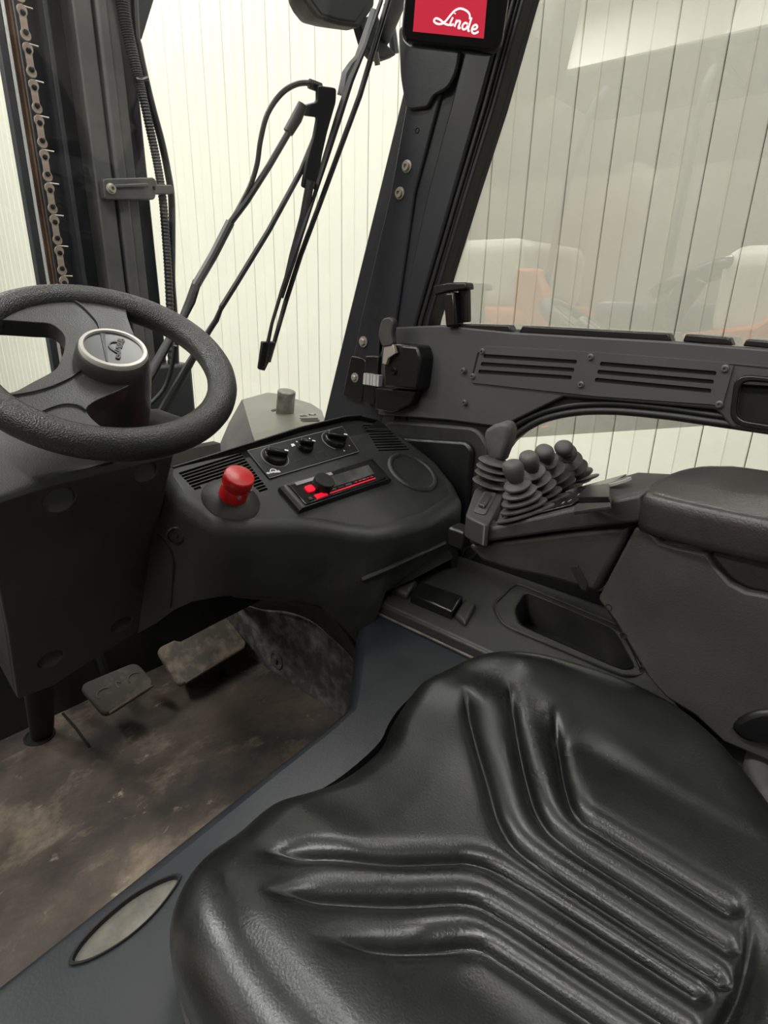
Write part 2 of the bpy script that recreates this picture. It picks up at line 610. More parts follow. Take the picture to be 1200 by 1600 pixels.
def bolt(px, py, X, r, mtl, parent, name='bolt', hexa=False, axis=(-1, 0, 0), hgt=.006):
    p = at(px, py, X=X)
    b = B()
    if hexa:
        b.lathe([(r, 0), (r, .002), (r * .72, .002)], p, axis, 20)
        b.lathe([(r * .66, .001), (r * .66, hgt), (r * .5, hgt + .001), (0, hgt + .001)], p, axis, 6)
    else:
        b.lathe([(r, 0), (r * 1.0, .0015), (r * .68, .002), (r * .68, hgt), (r * .36, hgt), (r * .34, hgt * .45), (0, hgt * .45)], p, axis, 18)
    return b.build(name, mtl, parent, smooth=30)


bolt(636, 260, XD, .0105, M_BOLT, pil)
bolt(625, 302, XD, .0105, M_BOLT, pil)
bolt(568, 534, XD - .001, .011, M_BOLT, pil, hexa=True)
for q in ((662, 157), (652, 204)):
    b = B().lathe([(.0045, -.001), (.0045, .0008), (.003, .0008), (.003, -.002), (0, -.002)], at(*q, X=XD), (-1, 0, 0), 14).build('drilled_hole', M_DARK, pil)
for q in ((590, 457), (583, 491)):
    B().lathe([(.0135, -.002), (.0135, .0003), (.011, .0007), (.004, .0), (0, -.0002)], at(*q, X=XD), (-1, 0, 0), 24).build('pressed_dimple', M_PILL, pil, smooth=70)

# ------------------------------------------------------------------ right door
door = thing('door_1', 'dark grey steel cab door with louvred panel and windows', None, at(900, 700, X=XD), kind='structure')
# frame with the opening of the lower window
hole_px = [(766, 740), (776, 716), (792, 694), (815, 674), (850, 655), (900, 644), (960, 642), (1040, 649), (1120, 660), (1290, 684), (1290, 860), (900, 840), (766, 810)]
hole = ats(hole_px, X=XD)
outer = ats([(592, 520), (690, 509), (900, 522), (1290, 556), (1340, 1150), (720, 1080), (580, 800)], X=XD)
B().plate(outer, [hole], (.04, 0, 0)).build('door_frame', M_SEAL, door, bevel=.003)
# rubber seal round the window opening (double lip)
for off, rr in ((0, .0065), (11, .0055)):
    pp = [(x - off * .55 if x < 850 else x, y - off) for x, y in hole_px[:10]]
    B().tube(catmull(ats(pp, X=XD - .002), 5), rr, 10).build('seal_lip', M_SEAL, door)
# upper steel panel
top_px = [(598, 512), (690, 508), (800, 519), (1050, 533), (1290, 553)]
bot_px = [(1290, 690), (1142, 668), (1128, 650), (1118, 640), (1000, 630), (880, 620), (782, 668), (700, 657), (590, 648)]
pan = ats(top_px + bot_px, X=XD - .012)
B().prism(pan, (.013, 0, 0)).build('steel_panel', M_DOOR, door, bevel=.003)
# louvred plate, six slots
lp = ats([(752, 541), (930, 551), (1132, 567), (1146, 572), (1128, 636), (1112, 632), (930, 619), (737, 598)], X=XD - .0155)


def slotpx(x0, y0, x1, y1, hh, sk):
    return [(x0, y0), (x1, y1), (x1 - sk, y1 + hh), (x0 - sk * .8, y0 + hh)]


S6 = []
for x0, y0, x1, y1, hh in ((756, 553, 902, 562.5, 6.5), (752, 565.5, 898, 575, 6.5), (748, 577.5, 894, 587, 6.5),
                           (938, 565, 1120, 580, 7), (934, 577.5, 1116, 593.5, 7), (930, 590, 1112, 607.5, 7)):
    S6.append(roundpoly(ats(slotpx(x0, y0, x1, y1, hh, 1.5), X=XD - .0155), .003, 3))
B().plate(lp, S6, (.004, 0, 0)).build('louvre_plate', M_DOOR, door)
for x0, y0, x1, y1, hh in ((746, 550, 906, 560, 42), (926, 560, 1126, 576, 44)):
    B().prism(ats([(x0, y0), (x1, y1), (x1 - 10, y1 + hh), (x0 - 10, y0 + hh)], X=XD - .0124), (.0008, 0, 0)).build('louvre_shade_sheet', M_DARK, door)  # dark sheet painted as the shade behind the louvre slots
for q in ((754, 549), (739, 588), (923, 558), (908, 601), (1133, 576), (1124, 632), (724, 579), (726, 629)):
    bolt(q[0], q[1], XD - .0155, .0052, M_BOLTD, door, 'screw', hgt=.004)
# raised press line along the panel
B().tube(ats([(760, 541), (930, 551), (1132, 567), (1290, 582)], X=XD - .0125), .0014, 6).build('press_line', M_DOOR, door)
# gasket blocks along the sill
for blk in ([(700, 517), (706, 506), (795, 508), (800, 519)], [(810, 520), (816, 509), (1044, 521), (1050, 534)], [(1066, 534), (1071, 522), (1140, 528), (1145, 540)], [(1160, 541), (1166, 530), (1290, 541), (1290, 553)]):
    B().prism(ats(blk, X=XD - .010), (.02, 0, 0)).build('gasket_block', M_BLACK, door, bevel=.002)
# pocket at the right
pk = roundpoly(ats([(1150, 583), (1300, 598), (1300, 690), (1140, 662)], X=XD - .016), .02, 5)
pin = roundpoly(ats([(1158, 593), (1290, 606), (1290, 676), (1150, 654)], X=XD - .016), .016, 5)
B().plate(pk, [pin], (-.008, 0, 0)).build('pocket_rim', M_BLACK, door, bevel=.002)
B().prism([q + V((.003, 0, 0)) for q in pin], (.001, 0, 0)).build('pocket_back', M_DARK, door)
B().prism(ats([(1146, 594), (1300, 604), (1300, 610), (1146, 600)], X=XD - .022), (.01, 0, 0)).build('pocket_lip', M_CONS, door, bevel=.001)
# moulded lower panel behind the levers
mp = roundpoly(ats([(590, 655), (745, 668), (765, 700), (748, 880), (600, 880)], X=XD - .010), .05, 6)
B().prism(mp, (.02, 0, 0)).build('lower_moulding', M_DASH, door, bevel=.006)
mi = roundpoly(ats([(600, 682), (728, 690), (738, 704), (722, 880), (605, 880)], X=XD - .022), .03, 6)
B().prism(mi, (.014, 0, 0)).build('moulding_field', M_BLACK, door, bevel=.006)
# glass panes (4 mm sheets)
B().prism(ats([(560, 700), (590, 520), (640, 420), (850, -260), (1500, -260), (1500, 640)], X=XD + .022), (.004, 0, 0)).build('upper_pane', G_DOOR, door)
B().prism([q + V((.012, 0, 0)) for q in hole], (.004, 0, 0)).build('lower_pane', G_WIND, door)

# sliding window handle
wh = thing('window_latch', 'black plastic catch on the sliding door window', 'window latch', at(705, 505, X=XD - .012))
ctr = at(708, 470, X=XD - .02)
B().prism(ats([(676, 446), (700, 441), (728, 441), (730, 452), (702, 456), (678, 462)], X=XD - .020), (.024, 0, 0)).build('grip_bar', M_BLACK, wh, bevel=.003)
B().prism(ats([(716, 441), (730, 442), (731, 503), (714, 505)], X=XD - .006), (.012, 0, 0)).build('back_plate', M_BLACK, wh, bevel=.002)
B().prism(ats([(691, 458), (709, 456), (713, 510), (696, 512)], X=XD - .024), (.026, 0, 0)).build('catch_body', M_GLOSS, wh, bevel=.004)

# door lock
lk = thing('door_lock', 'black box lock with lever handle on the front edge of the door', 'lock', at(630, 610, X=XD - .05))
B().prism(ats([(597, 545), (612, 537), (652, 541), (658, 560), (652, 610), (600, 605)], X=XD - .05), (.05, 0, 0)).build('lock_case', M_BLACK, lk, bevel=.005)
B().prism(ats([(586, 606), (650, 611), (642, 632), (612, 645), (586, 640)], X=XD - .035), (.035, 0, 0)).build('lower_bracket', M_BLACK, lk, bevel=.003)
B().prism(roundpoly(ats([(596, 543), (590, 522), (596, 498), (608, 495), (615, 502), (611, 522), (614, 540)], X=XD - .062), .008), (.014, 0, 0)).build('lever_handle', M_RUB, lk, bevel=.003)
B().prism(ats([(600, 540), (614, 538), (618, 552), (606, 560), (603, 570), (597, 568)], X=XD - .060), (.008, 0, 0)).build('lever_shank', M_BOLT, lk, bevel=.001)
bolt(616, 580, XD - .05, .0075, M_GLOSS, lk, 'cross_screw', hgt=.003)
b = B()
for k in range(5):
    q = ats([(568 + k * 5, 583 + k * .8), (572 + k * 5, 584 + k * .8), (571 + k * 5, 601 + k * .8), (567 + k * 5, 600 + k * .8)], X=XD - .030 - .003 * (k % 2))
    b.prism(q, (.012, 0, 0))
b.build('latch_bolt', M_CHROME, lk)
kp = thing('lock_striker', 'black striker plate bolted to the pillar beside the lock', 'striker plate', at(555, 620, X=XD - .004))
B().prism(roundpoly(ats([(548, 556), (568, 560), (572, 566), (566, 628), (535, 618)], X=XD - .008), .006), (.01, 0, 0)).build('plate', M_BLACK, kp, bevel=.002)
B().prism(ats([(570, 556), (592, 556), (586, 632), (566, 630)], X=XD - .02), (.02, 0, 0)).build('guide', M_BLACK, kp, bevel=.003)
bolt(555, 590, XD - .008, .010, M_BOLT, kp, hexa=True)

# ------------------------------------------------------------------ windscreen
WSN = V((0, 1, .35)).normalized()
WSO = at(510, 640, X=XD) + V((0, .02, 0))


def ws(px, py, off=.0):
    return at(px, py, n=WSN, o=WSO + WSN * off)


def wss(pts, off=.0):
    return [ws(x, y, off) for x, y in pts]


win = thing('window_1', 'clear windscreen between steering wheel and mast', None, (.35, .95, .55), kind='structure')
zz0, zz1 = .40, 1.75


def wsz(X, z):
    return V((X, WSO.y - (z - WSO.z) * .35, z))


B().prism([wsz(-.35, zz0), wsz(.98, zz0), wsz(.98, zz1), wsz(-.35, zz1)], WSN * .005).build('pane', G_WIND, win)

# cab roof and left side of the cab shell
rf = thing('ceiling_cab', 'black steel roof of the cab above the view', None, (.3, .2, 1.75), kind='structure')
for i in range(7):
    B().box((.33, .52 - i * .19, 1.78), (1.25, .05, .05)).build('roof_bar', M_MASTD, rf, bevel=.004)
for x in (-.30, .96):
    B().box((x, -.05, 1.78), (.06, 1.25, .07)).build('roof_rail', M_MASTD, rf, bevel=.006)

# ------------------------------------------------------------------ dashboard
DN = V((0, -.6, 1)).normalized()
DO = V((0, .621, .5776))
DU = V((1, 0, 0))
DV = DN.cross(DU)          # up the slope, towards the windscreen


def dp(px, py, h=0.0):
    return at(px, py, n=DN, o=DO) + DN * h


def dps(pts, h=0.0):
    return [dp(x, y, h) for x, y in pts]


dash = thing('dashboard', 'black moulded dashboard with heater panel beside the steering column', 'dashboard', (.6, .65, .3))
top_px = [(269.6, 732), (328, 713), (387, 695), (469, 669), (540, 652), (563, 650), (591, 656), (614, 675), (636, 691), (673, 722), (696, 754), (703, 772),
          (692, 780), (661, 800), (602, 818), (575, 822), (544, 818), (504, 811), (469, 807.5), (426, 808.5), (367, 809), (336, 804.6), (324, 793), (289, 771), (271, 744)]
T = dps(top_px)
cen = sum(T, V()) / len(T)
# lower ends of the outer skin, one for each point of the rim
bot_px = {12: (700, 858), 13: (662, 880), 14: (604, 922), 15: (568, 1020), 16: (541, 985), 17: (500, 947), 18: (455, 936), 19: (408, 932), 20: (350, 931), 21: (300, 940), 22: (272, 953), 23: (245, 973), 24: (215, 990)}
r = .022
loops = [[] for _ in range(9)]
for i, t in enumerate(T):
    a, c = T[i - 1], T[(i + 1) % len(T)]
    tg = (c - a)
    o = V((tg.y, -tg.x, 0)).normalized()
    if o.dot(V((t.x - cen.x, t.y - cen.y, 0))) < 0:
        o = -o
    for k in range(6):
        q = k / 5 * math.pi / 2
        loops[k].append(t + o * (r * math.sin(q)) - V((0, 0, 1)) * (r * (1 - math.cos(q))))
    e = t + o * r - V((0, 0, r))
    if i in bot_px:
        yb = min(e.y, .60) + .015 if i > 15 else e.y + .012
        if i >= 20:
            yb = e.y + .02
        bt = at(*bot_px[i], Y=yb)
        bt = V((bt.x, bt.y, bt.z))
    else:
        bt = V((e.x, e.y, .36))
    loops[6].append(e.lerp(bt, .35))
    loops[7].append(e.lerp(bt, .72))
    loops[8].append(bt)
bodyb = B().loft(loops, True, False, False)
bodyb.build('moulded_body', M_DASH, dash, smooth=50)
TREE = BVHTree.FromPolygons(bodyb.v, bodyb.f)


def onbody(pts, lift=0.0):
    out = []
    for x, y in pts:
        d = ray(x, y).normalized()
        h = TREE.ray_cast(CP, d)
        if h[0] is not None:
            n = h[1] if h[1].dot(d) < 0 else -h[1]
            out.append(h[0] + n * lift)
    return out


# top skin with the cut air slots
holes = []
# left grille: parallel slots between two slanted limits
L0, L1 = dp(279, 739), dp(333, 796)
R0, R1 = dp(376, 708), dp(420, 766)
NS = 14
colc, colr = dp(361, 781), .045
for i in range(NS):
    t = (i + .35) / NS
    a, c = L0.lerp(L1, t), R0.lerp(R1, t)
    pv = (a + c) / 2
    if i >= 6:
        # the switch collar sits in the middle: leave short slots at both sides
        dv = abs((pv - colc).dot(DV))
        half = math.sqrt(max(colr ** 2 - dv ** 2, 0))
        segs = []
        if colc.x - half - .004 - a.x > .008:
            segs.append((a, a + (c - a) * ((colc.x - half - .004 - a.x) / (c.x - a.x))))
        if c.x - (colc.x + half + .004) > .008:
            segs.append((a + (c - a) * ((colc.x + half + .004 - a.x) / (c.x - a.x)), c))
    else:
        segs = [(a, c)]
    for p, q in segs:
        w = DV * .0021
        holes.append([p - w, q - w, q + w, p + w])
# right grille
L0, L1 = dp(566, 661), dp(592, 706)
R0, R1 = dp(598, 660), dp(642, 704)
for i in range(11):
    t = (i + .5) / 11
    a, c = L0.lerp(L1, t), R0.lerp(R1, t)
    w = DV * .0017
    holes.append([a - w, c - w, c + w, a + w])
B().plate([p for p in T], holes, DN * -.004).build('top_skin', M_DASH, dash)
B().prism([cen + (p - cen) * .97 - DN * .007 for p in T], DN * -.002).build('slot_shade_sheet', M_DARK, dash)  # near-black sheet gives the air slots their inner shade
# ridge along the foot and lid seam
B().tube(catmull(onbody([(566, 905), (575, 901), (590, 895), (615, 884), (650, 868), (680, 855), (694, 848)], .001), 5), .004, 8).build('foot_ridge', M_DASH, dash)
rg_ = [(556, 909, .562), (575, 902, .556), (600, 891, .547), (650, 869, .546), (700, 846, .556)]
lw_ = [(566, 985, .575), (574, 948, .572), (588, 932, .566), (645, 905, .550), (708, 872, .545)]
ra_ = [at(x, y, Y=yy) for x, y, yy in rg_]
lb_ = [at(x, y, Y=yy) for x, y, yy in lw_]
ra_, lb_ = catmull(ra_, 4), catmull(lb_, 4)
B().loft([ra_, [p.lerp(q, .5) + V((0, .004, 0)) for p, q in zip(ra_, lb_)], lb_], False, False, False).build('foot_skirt', M_DASH, dash, smooth=70)
# rear edge bead
B().tube(dps([(270, 731), (387, 694.5), (469, 668.5), (540, 651.5), (565, 649.5)], .001), .0016, 6).build('rear_edge_bead', M_CONS, dash)
# seam of the filler panel next to the column, and its plug
B().tube(catmull(onbody([(246, 834), (257, 845), (266, 858), (271, 876), (270, 905), (268, 930), (266, 950)], .0), 5), .0012, 6).build('filler_panel_seam', M_DARK, dash)
p = onbody([(275.5, 837)], .001)[0]
B().lathe([(.0125, -.004), (.0125, .001), (.0105, .002), (.0095, -.003), (.003, -.003), (.003, .001), (0, .001)], p, (-.62, -.75, .25), 22).build('plug', M_BLACK, dash)
# arch trim over the footwell
ao = [at(x, y, Y=yy) for x, y, yy in ((365, 929, .72), (410, 933, .68), (450, 935, .64), (491, 943, .62), (516, 956, .61), (540, 985, .60), (557, 1013, .595), (566, 1034, .59), (570, 1060, .59))]
ai = ats([(365, 937), (405, 951), (450, 956), (488, 971), (515, 994), (538, 1015), (553, 1033), (565, 1056), (570, 1085)], X=KX - .004)
ao, ai = catmull(ao, 4), catmull(ai, 4)
mid1 = [a.lerp(c, .12) + V((0, 0, .004)) for a, c in zip(ao, ai)]
B().loft([ao, mid1, ai], False, False, False).build('footwell_arch', M_DASH, dash, smooth=60)
B().tube(ao, .0045, 8).build('arch_bead', M_DASH, dash)

# heater control panel
pn = dps([(386, 706), (534, 668), (560, 707), (420, 749)], .0005)
panel = B().prism(roundpoly(pn, .004, 3), DN * .002).build('heater_panel', M_BLACK, dash, bevel=.0006)
tag(panel, 'black heater panel with three rotary knobs')
b = B()
pq = dps([(386, 706), (534, 668), (560, 707), (420, 749), (386, 706)], .0025)
b.ribbon(pq, .0008, DN, .0003).build('panel_edge_highlight', M_GREYP, panel)  # grey line drawn as the highlight on the panel edges


def knob(px, py, rad, ring, arc=None):
    o = dp(px, py, .0025)
    u = (DU * .88 - DV * .48).normalized()
    v = DN.cross(u)
    k = B().lathe([(rad, 0), (rad * .98, .006), (rad * .9, .008), (0, .008)], o, DN, 28).build('rotary_knob', M_GLOSS, dash)
    ax = (u, v, DN)
    B().box(o + DN * .012, (rad * 1.75, rad * .55, .010), ax).build('grip_bar', M_GLOSS, k, bevel=.0025)
    B().box(o + DN * .0172 + u * rad * .7, (rad * .3, rad * .14, .0008), ax).build('pointer_mark', M_WHITE, k)
    if ring:
        a0, a1 = arc or (0, 2 * math.pi)
        pts = [o + (u * math.cos(a) + v * math.sin(a)) * (rad * 1.17) for a in [a0 + (a1 - a0) * i / 30 for i in range(31)]]
        B().ribbon(pts, .0009, DN, .0004).build('ring_mark', M_GREYP, k)
    return k


knob(429, 716, .0190, True)
knob(475, 701, .0140, False)
knob(522, 690, .0200, True, (2.0, 4.6))
b = B()
for q in ((456, 699), (463, 692), (473, 688), (483, 687), (491, 691)):
    b.box(dp(*q, .0027), (.0022, .0022, .0004), (DU, DV, DN))
b.box(dp(457, 697, .0027), (.006, .005, .0004), (DU, DV, DN))
b.box(dp(537, 706, .0027), (.0022, .0022, .0004), (DU, DV, DN))
b.box(dp(545, 698, .0027), (.0022, .0022, .0004), (DU, DV, DN))
b.build('fan_speed_marks', M_WHITE, panel)['kind'] = 'stuff'
for cx, cy in ((473, 725), (502, 714)):
    q = dps([(cx - 12, cy - 3), (cx + 5, cy - 8), (cx + 12, cy + 3), (cx - 5, cy + 8), (cx - 12, cy - 3)], .0026)
    B().ribbon(q, .0009, DN, .0003).build('blank_switch_outline', M_CONS, panel)

LOGO = [[(905, 108), (900, 88), (880, 75), (850, 70), (825, 80), (805, 100), (785, 125), (765, 139), (742, 141), (724, 132), (733, 120), (755, 124), (780, 137), (805, 141)],
        [(818, 108), (808, 136), (816, 140), (826, 134)], [(826, 94), (827, 90)],
        [(840, 116), (832, 145)], [(834, 132), (846, 120), (857, 121), (856, 132), (852, 148), (864, 146)],
        [(898, 128), (884, 124), (872, 136), (876, 150), (890, 148), (899, 134)], [(913, 100), (903, 150), (912, 154)],
        [(922, 146), (940, 144), (948, 134), (938, 127), (925, 136), (922, 152), (932, 162), (946, 160), (957, 152)]]


def logo(o, u, v, width, n, h, mtl, parent, name='lettering', sw=.05):
    b = B()
    k = width / 240.0
    for st in LOGO:
        pts = catmull([o + u * ((x - 720) * k) + v * ((165 - y) * k) for x, y in st], 4)
        b.ribbon(pts, width * sw, n, h)
    return b.build(name, mtl, parent)


lg = dp(418, 744, .0026)
logo(lg, (dp(440, 739, .0026) - lg).normalized(), DV, .024, DN, .0003, M_WHITE, panel, 'logo_print', .06)

# round speaker cover
o = dp(645, 738, .0)
sp = B().lathe([(.050, -.003), (.050, .001), (.046, .0045), (.042, .004), (.040, .0015), (0, .0025)], o, DN, 44).build('round_cover', M_DASH, dash, smooth=50)

# red push switch on its collar
sw = thing('emergency_stop', 'red mushroom push switch on a round grey collar on the dashboard', 'switch', dp(361, 781))
o = dp(361, 781)
B().lathe([(.041, -.001), (.041, .001), (.038, .0035), (.026, .008), (.022, .009), (0, .009)], o, DN, 40).build('collar', M_CONS, sw, smooth=35)
B().lathe([(.0195, .008), (.0195, .026), (.0188, .0272), (.0170, .0276), (.0166, .0290), (.0166, .0315), (.0200, .0322), (.0207, .0332), (.0207, .0460), (.0200, .0474), (.0185, .0480), (0, .0488)], o, DN, 36).build('push_cap', M_RED, sw, smooth=45)
b = B()
for k in range(3):
    a = -1.9 + k * 1.2
    b.box(o + DN * .0255 + (DU * math.cos(a) + DV * math.sin(a)) * .0203, (.004, .004, .004), (DU, DV, DN))
b.build('cap_notches', M_GREYP, sw)

# car radio
rad = thing('car_radio', 'car radio with red lit keys sunk into the dashboard', 'radio', dp(520, 765))
ro = dps([(434, 766), (580, 722), (609, 754), (466, 803)], 0)
ce = sum(ro, V()) / 4
inn = [ce + (p - ce) * .88 for p in ro]
B().loft([[p + DN * -.001 for p in ro], [p + DN * .007 for p in ro], [ce + (p - ce) * .95 + DN * .010 for p in ro], [p + DN * .010 for p in inn], [p - DN * .001 for p in inn]], True, False, False).build('mounting_frame', M_BLACK, rad, smooth=30)
x_, y_ = (ro[1] - ro[0]).normalized(), None
y_ = DN.cross(x_)
wid, hei = (ro[1] - ro[0]).length * .87, (ro[0] - ro[3]).length * .86


def rp(a, c, h=0.0):           # a to the right 0..1, c away from the driver 0..1
    return ce + x_ * ((a - .5) * wid) + y_ * ((c - .5) * hei) + DN * h


face = B().prism([rp(0, 0), rp(1, 0), rp(1, 1), rp(0, 1)], DN * .012).build('faceplate', M_GLOSS, rad, bevel=.002)
B().prism([rp(.30, .30, .012), rp(.90, .30, .012), rp(.93, .80, .012), rp(.30, .80, .012)], DN * .0012).build('display_window', M_LCD, rad, bevel=.0005)
B().prism([rp(.06, .84, .012), rp(.48, .84, .012), rp(.48, .98, .012), rp(.06, .98, .012)], DN * .001).build('upper_strip', M_GREYP, rad, bevel=.0004)
B().lathe([(.0165, .010), (.0165, .024), (.0150, .027), (0, .0272)], rp(.275, .50), DN, 28).build('volume_knob', M_BLACK, rad)
B().prism(roundpoly([rp(.10, .40, .012), rp(.185, .40, .012), rp(.185, .68, .012), rp(.10, .68, .012)], .004), DN * .003).build('red_source_key', M_REDL, rad)
B().prism([rp(.13, .06, .012), rp(.255, .06, .012), rp(.255, .24, .012), rp(.13, .24, .012)], DN * .002).build('red_lower_key', M_REDL, rad)
B().prism([rp(.29, .10, .012), rp(.87, .10, .012), rp(.87, .135, .012), rp(.29, .135, .012)], DN * .001).build('red_light_line', M_REDL, rad)
for k in range(6):
    a = .31 + k * .097
    B().prism([rp(a, .19, .012), rp(a + .07, .19, .012), rp(a + .07, .265, .012), rp(a, .265, .012)], DN * .0012).build('preset_key', M_BLACK if k % 2 else M_CONS, rad)
b = B()
for k in range(5):
    a = .62 + k * .052
    b.prism([rp(a, .20, .0133), rp(a + .02, .20, .0133), rp(a + .02, .23, .0133), rp(a, .23, .0133)], DN * .0003)
b.build('red_key_print', M_REDL, rad)
B().prism([rp(.055, .10, .012), rp(.09, .10, .012), rp(.09, .22, .012), rp(.055, .22, .012)], DN * .002).build('menu_key', M_CONS, rad)

# ------------------------------------------------------------------ steering column
K = .9
def sc(p):
    return CP + (V(p) - CP) * K


CN = V((0, .357, .18)).normalized() * -1
CO = sc((.41, .75, .657))


def cp(px, py, h=0.0):
    return at(px, py, n=CN, o=CO) + CN * h


colm = thing('steering_column', 'black plastic steering column cover with four screw recesses', 'steering column', cp(130, 1080))
f_px = [(-62, 800), (0, 785), (85, 757), (200, 729), (271, 712), (262, 750), (245, 830), (215, 986), (150, 1028), (82, 1072), (28, 1092), (12, 985), (-12, 870)]
fpoly = [cp(x, y) for x, y in f_px]
hl = []
rec = [(93, 781, .0175), (229, 738, .0145), (190, 976, .0165), (79, 1030, .0175)]
xax = V((1, 0, 0))
yax = CN.cross(xax)
for x, y, rr in rec:
    o = cp(x, y)
    hl.append([o + (xax * math.cos(a) + yax * math.sin(a)) * rr for a in [2 * math.pi * k / 24 for k in range(24)]])
B().plate(fpoly, hl, CN * -.010).build('front_cover', M_COL, colm, bevel=.0015)
ctr = sum(fpoly, V()) / len(fpoly)
B().loft([[p + CN * -.010 for p in fpoly], [ctr + (p - ctr) * .98 + CN * -.05 + V((0, .02, 0)) for p in fpoly], [ctr + (p - ctr) * .93 + V((0, .20, .03)) for p in fpoly]], True, False, True).build('side_shell', M_COL, colm, smooth=40)
for x, y, rr in rec:
    o = cp(x, y)
    tilt = (CN + xax * -.15 + yax * (.55 if yax.z > 0 else -.55)).normalized()
    B().lathe([(rr * 1.1, -.006), (rr * 1.0, -.004), (0, -.0035)], o + CN * -.003, tilt, 24).build('screw_recess', M_ARM, colm)  # paler plastic here imitates light falling on the recess floors

# wheel frame of reference
WC = sc((.3354, .7474, .7899))
wa, wb = math.radians(31.77), math.radians(-7.69)
NW = V((math.sin(wb) * math.sin(wa), -math.sin(wa) * math.cos(wb), math.cos(wa)))
UW = V((math.cos(wb), math.sin(wb), 0))
VW = NW.cross(UW)
# upper shroud from the cover up to the hub
tp = [cp(x, y) for x, y in ((-62, 800), (0, 785), (85, 757), (200, 729), (271, 712))]
bk = [p + V((0, .17, .05)) for p in tp]
hub0 = WC - NW * .115
ringp = []
loop0 = tp + bk[::-1]
c0 = sum(loop0, V()) / len(loop0)
loops = [loop0]
for k in (.12, .45, .8, 1.0):
    lp_ = []
    for p in loop0:
        d = p - c0
        d2 = (UW * d.dot(UW) + VW * d.dot(VW)).normalized()
        tgt = hub0 + d2 * .058
        e = k ** .8
        lp_.append(p.lerp(tgt, e) + NW * (.018 * math.sin(math.pi * min(k, .5))))
    loops.append(lp_)
B().loft(loops, True, False, True).build('upper_shroud', M_COL, colm, smooth=60)
# seam of the shroud halves
# indicator stalk at the right of the hub
b = B()
sp_ = [WC - NW * .085 + UW * .03, WC - NW * .080 + UW * .06 - VW * .01, WC - NW * .083 + UW * .082 - VW * .03]
b.tube(sp_, [.016, .019, .022], 8, flat=.55, up=NW).build('direction_stalk', M_RUB, colm, bevel=.004)
B().tube([sp_[2], sp_[2] + UW * .012 - VW * .014], [.020, .017], 8, flat=.5, up=NW).build('stalk_tip', M_GLOSS, colm, bevel=.003)
# lower shaft boot into the floor
a_, b_ = cp(82, 1062, -.05), at(66, 1150, Z=.0)
B().tube([a_, a_.lerp(b_, .5), a_.lerp(b_, .9), b_], [.026, .024, .022, .020], 14, flat=.55).build('lower_shaft_boot', M_DARK, colm, smooth=50)
B().lathe([(.030, 0), (.030, .002), (.026, .003), (.024, -.002), (0, -.002)], at(62, 1150, Z=.001), (0, 0, 1), 24).build('shaft_floor_ring', M_DARK, colm)

# ------------------------------------------------------------------ steering wheel
whl = thing('steering_wheel', 'black steering wheel with grained rim and silver ringed emblem', 'steering wheel', WC - NW * .09)
R_, RM = .1412 * K, .0188 * K


def wp(u, v, h=0.0):
    return WC + UW * u + VW * v + NW * h


rim = [wp(R_ * math.cos(t), R_ * math.sin(t)) for t in [2 * math.pi * k / 96 for k in range(96)]]
rimo = B().tube(rim, RM, 18, closed=True, up=NW).build('rim', M_WHEEL, whl, smooth=80)


def wpx(px, py, h=0.0):
    return at(px, py, n=NW, o=WC + NW * h)


# spoke web with the two openings
h0 = .006
oc = [wp(R_ * math.cos(t), R_ * math.sin(t), h0) for t in [2 * math.pi * k / 60 for k in range(60)]]
ROUT = .130


def pol(r_, d_):
    return wp(K * r_ * math.cos(math.radians(d_)), K * r_ * math.sin(math.radians(d_)), h0)


def opening(a0, a1, inner):
    arc = [pol(ROUT, a0 + (a1 - a0) * k / 30) for k in range(31)]
    inn_ = catmull([arc[-1]] + [pol(r_, d_) for r_, d_ in inner] + [arc[0]], 4)[1:-1]
    return arc + inn_


rh = opening(60, -104, [(.118, -112), (.098, -120), (.078, -116), (.052, -85), (.046, -40), (.047, 5), (.060, 32), (.085, 50), (.112, 58)])
lh = opening(200, 138, [(.118, 134), (.100, 126), (.086, 117), (.064, 119), (.049, 138), (.049, 172), (.062, 191), (.093, 199), (.118, 202)])
B().plate(oc, [lh, rh], NW * -.020).build('spoke_web', M_HUB, whl, bevel=.006, seg=3, smooth=60)
# hub pot under the emblem
hc = wp(.006, -.004)
hubp = B().lathe([(.045, -.10), (.0445, -.05), (.0415, -.01), (.0385, .010), (.0372, .018), (.035, .0215), (0, .022)], hc, NW, 48).build('hub', M_HUB, whl, smooth=45)
er = .0345
B().lathe([(er, .020), (er, .025), (er * .97, .0268), (er * .87, .0272), (er * .85, .0255), (er * .85, .020)], hc, NW, 56).build('silver_ring', M_SILV, hubp, smooth=50)
disc = B().lathe([(er * .86, .021), (er * .86, .0245), (0, .0250)], hc, NW, 48).build('emblem_disc', M_BLACK, hubp)
o = hc + NW * .0251
eu = (UW * .35 + VW * .94).normalized()
ev = NW.cross(eu)
B().ribbon([o - eu * .026 + ev * .006, o + eu * .024 + ev * .012], [.0015, .005], NW, .0006).build('emblem_bar', M_HUB, disc)
logo(o - eu * .018 - ev * .010, eu, ev, .038, NW, .0009, M_HUB, disc, 'embossed_lettering', .05)
# trim seam lines moulded into the spokes
for pts in ([(-20, 466), (50, 459), (95, 462), (125, 475), (150, 500), (156, 515)], [(0, 620), (60, 610), (110, 590), (142, 565)], [(30, 665), (60, 645), (95, 632), (120, 633), (135, 641)]):
    B().tube(catmull([wpx(x, y, .0075) for x, y in pts], 5), .0011, 6).build('trim_seam', M_BLACK, whl)

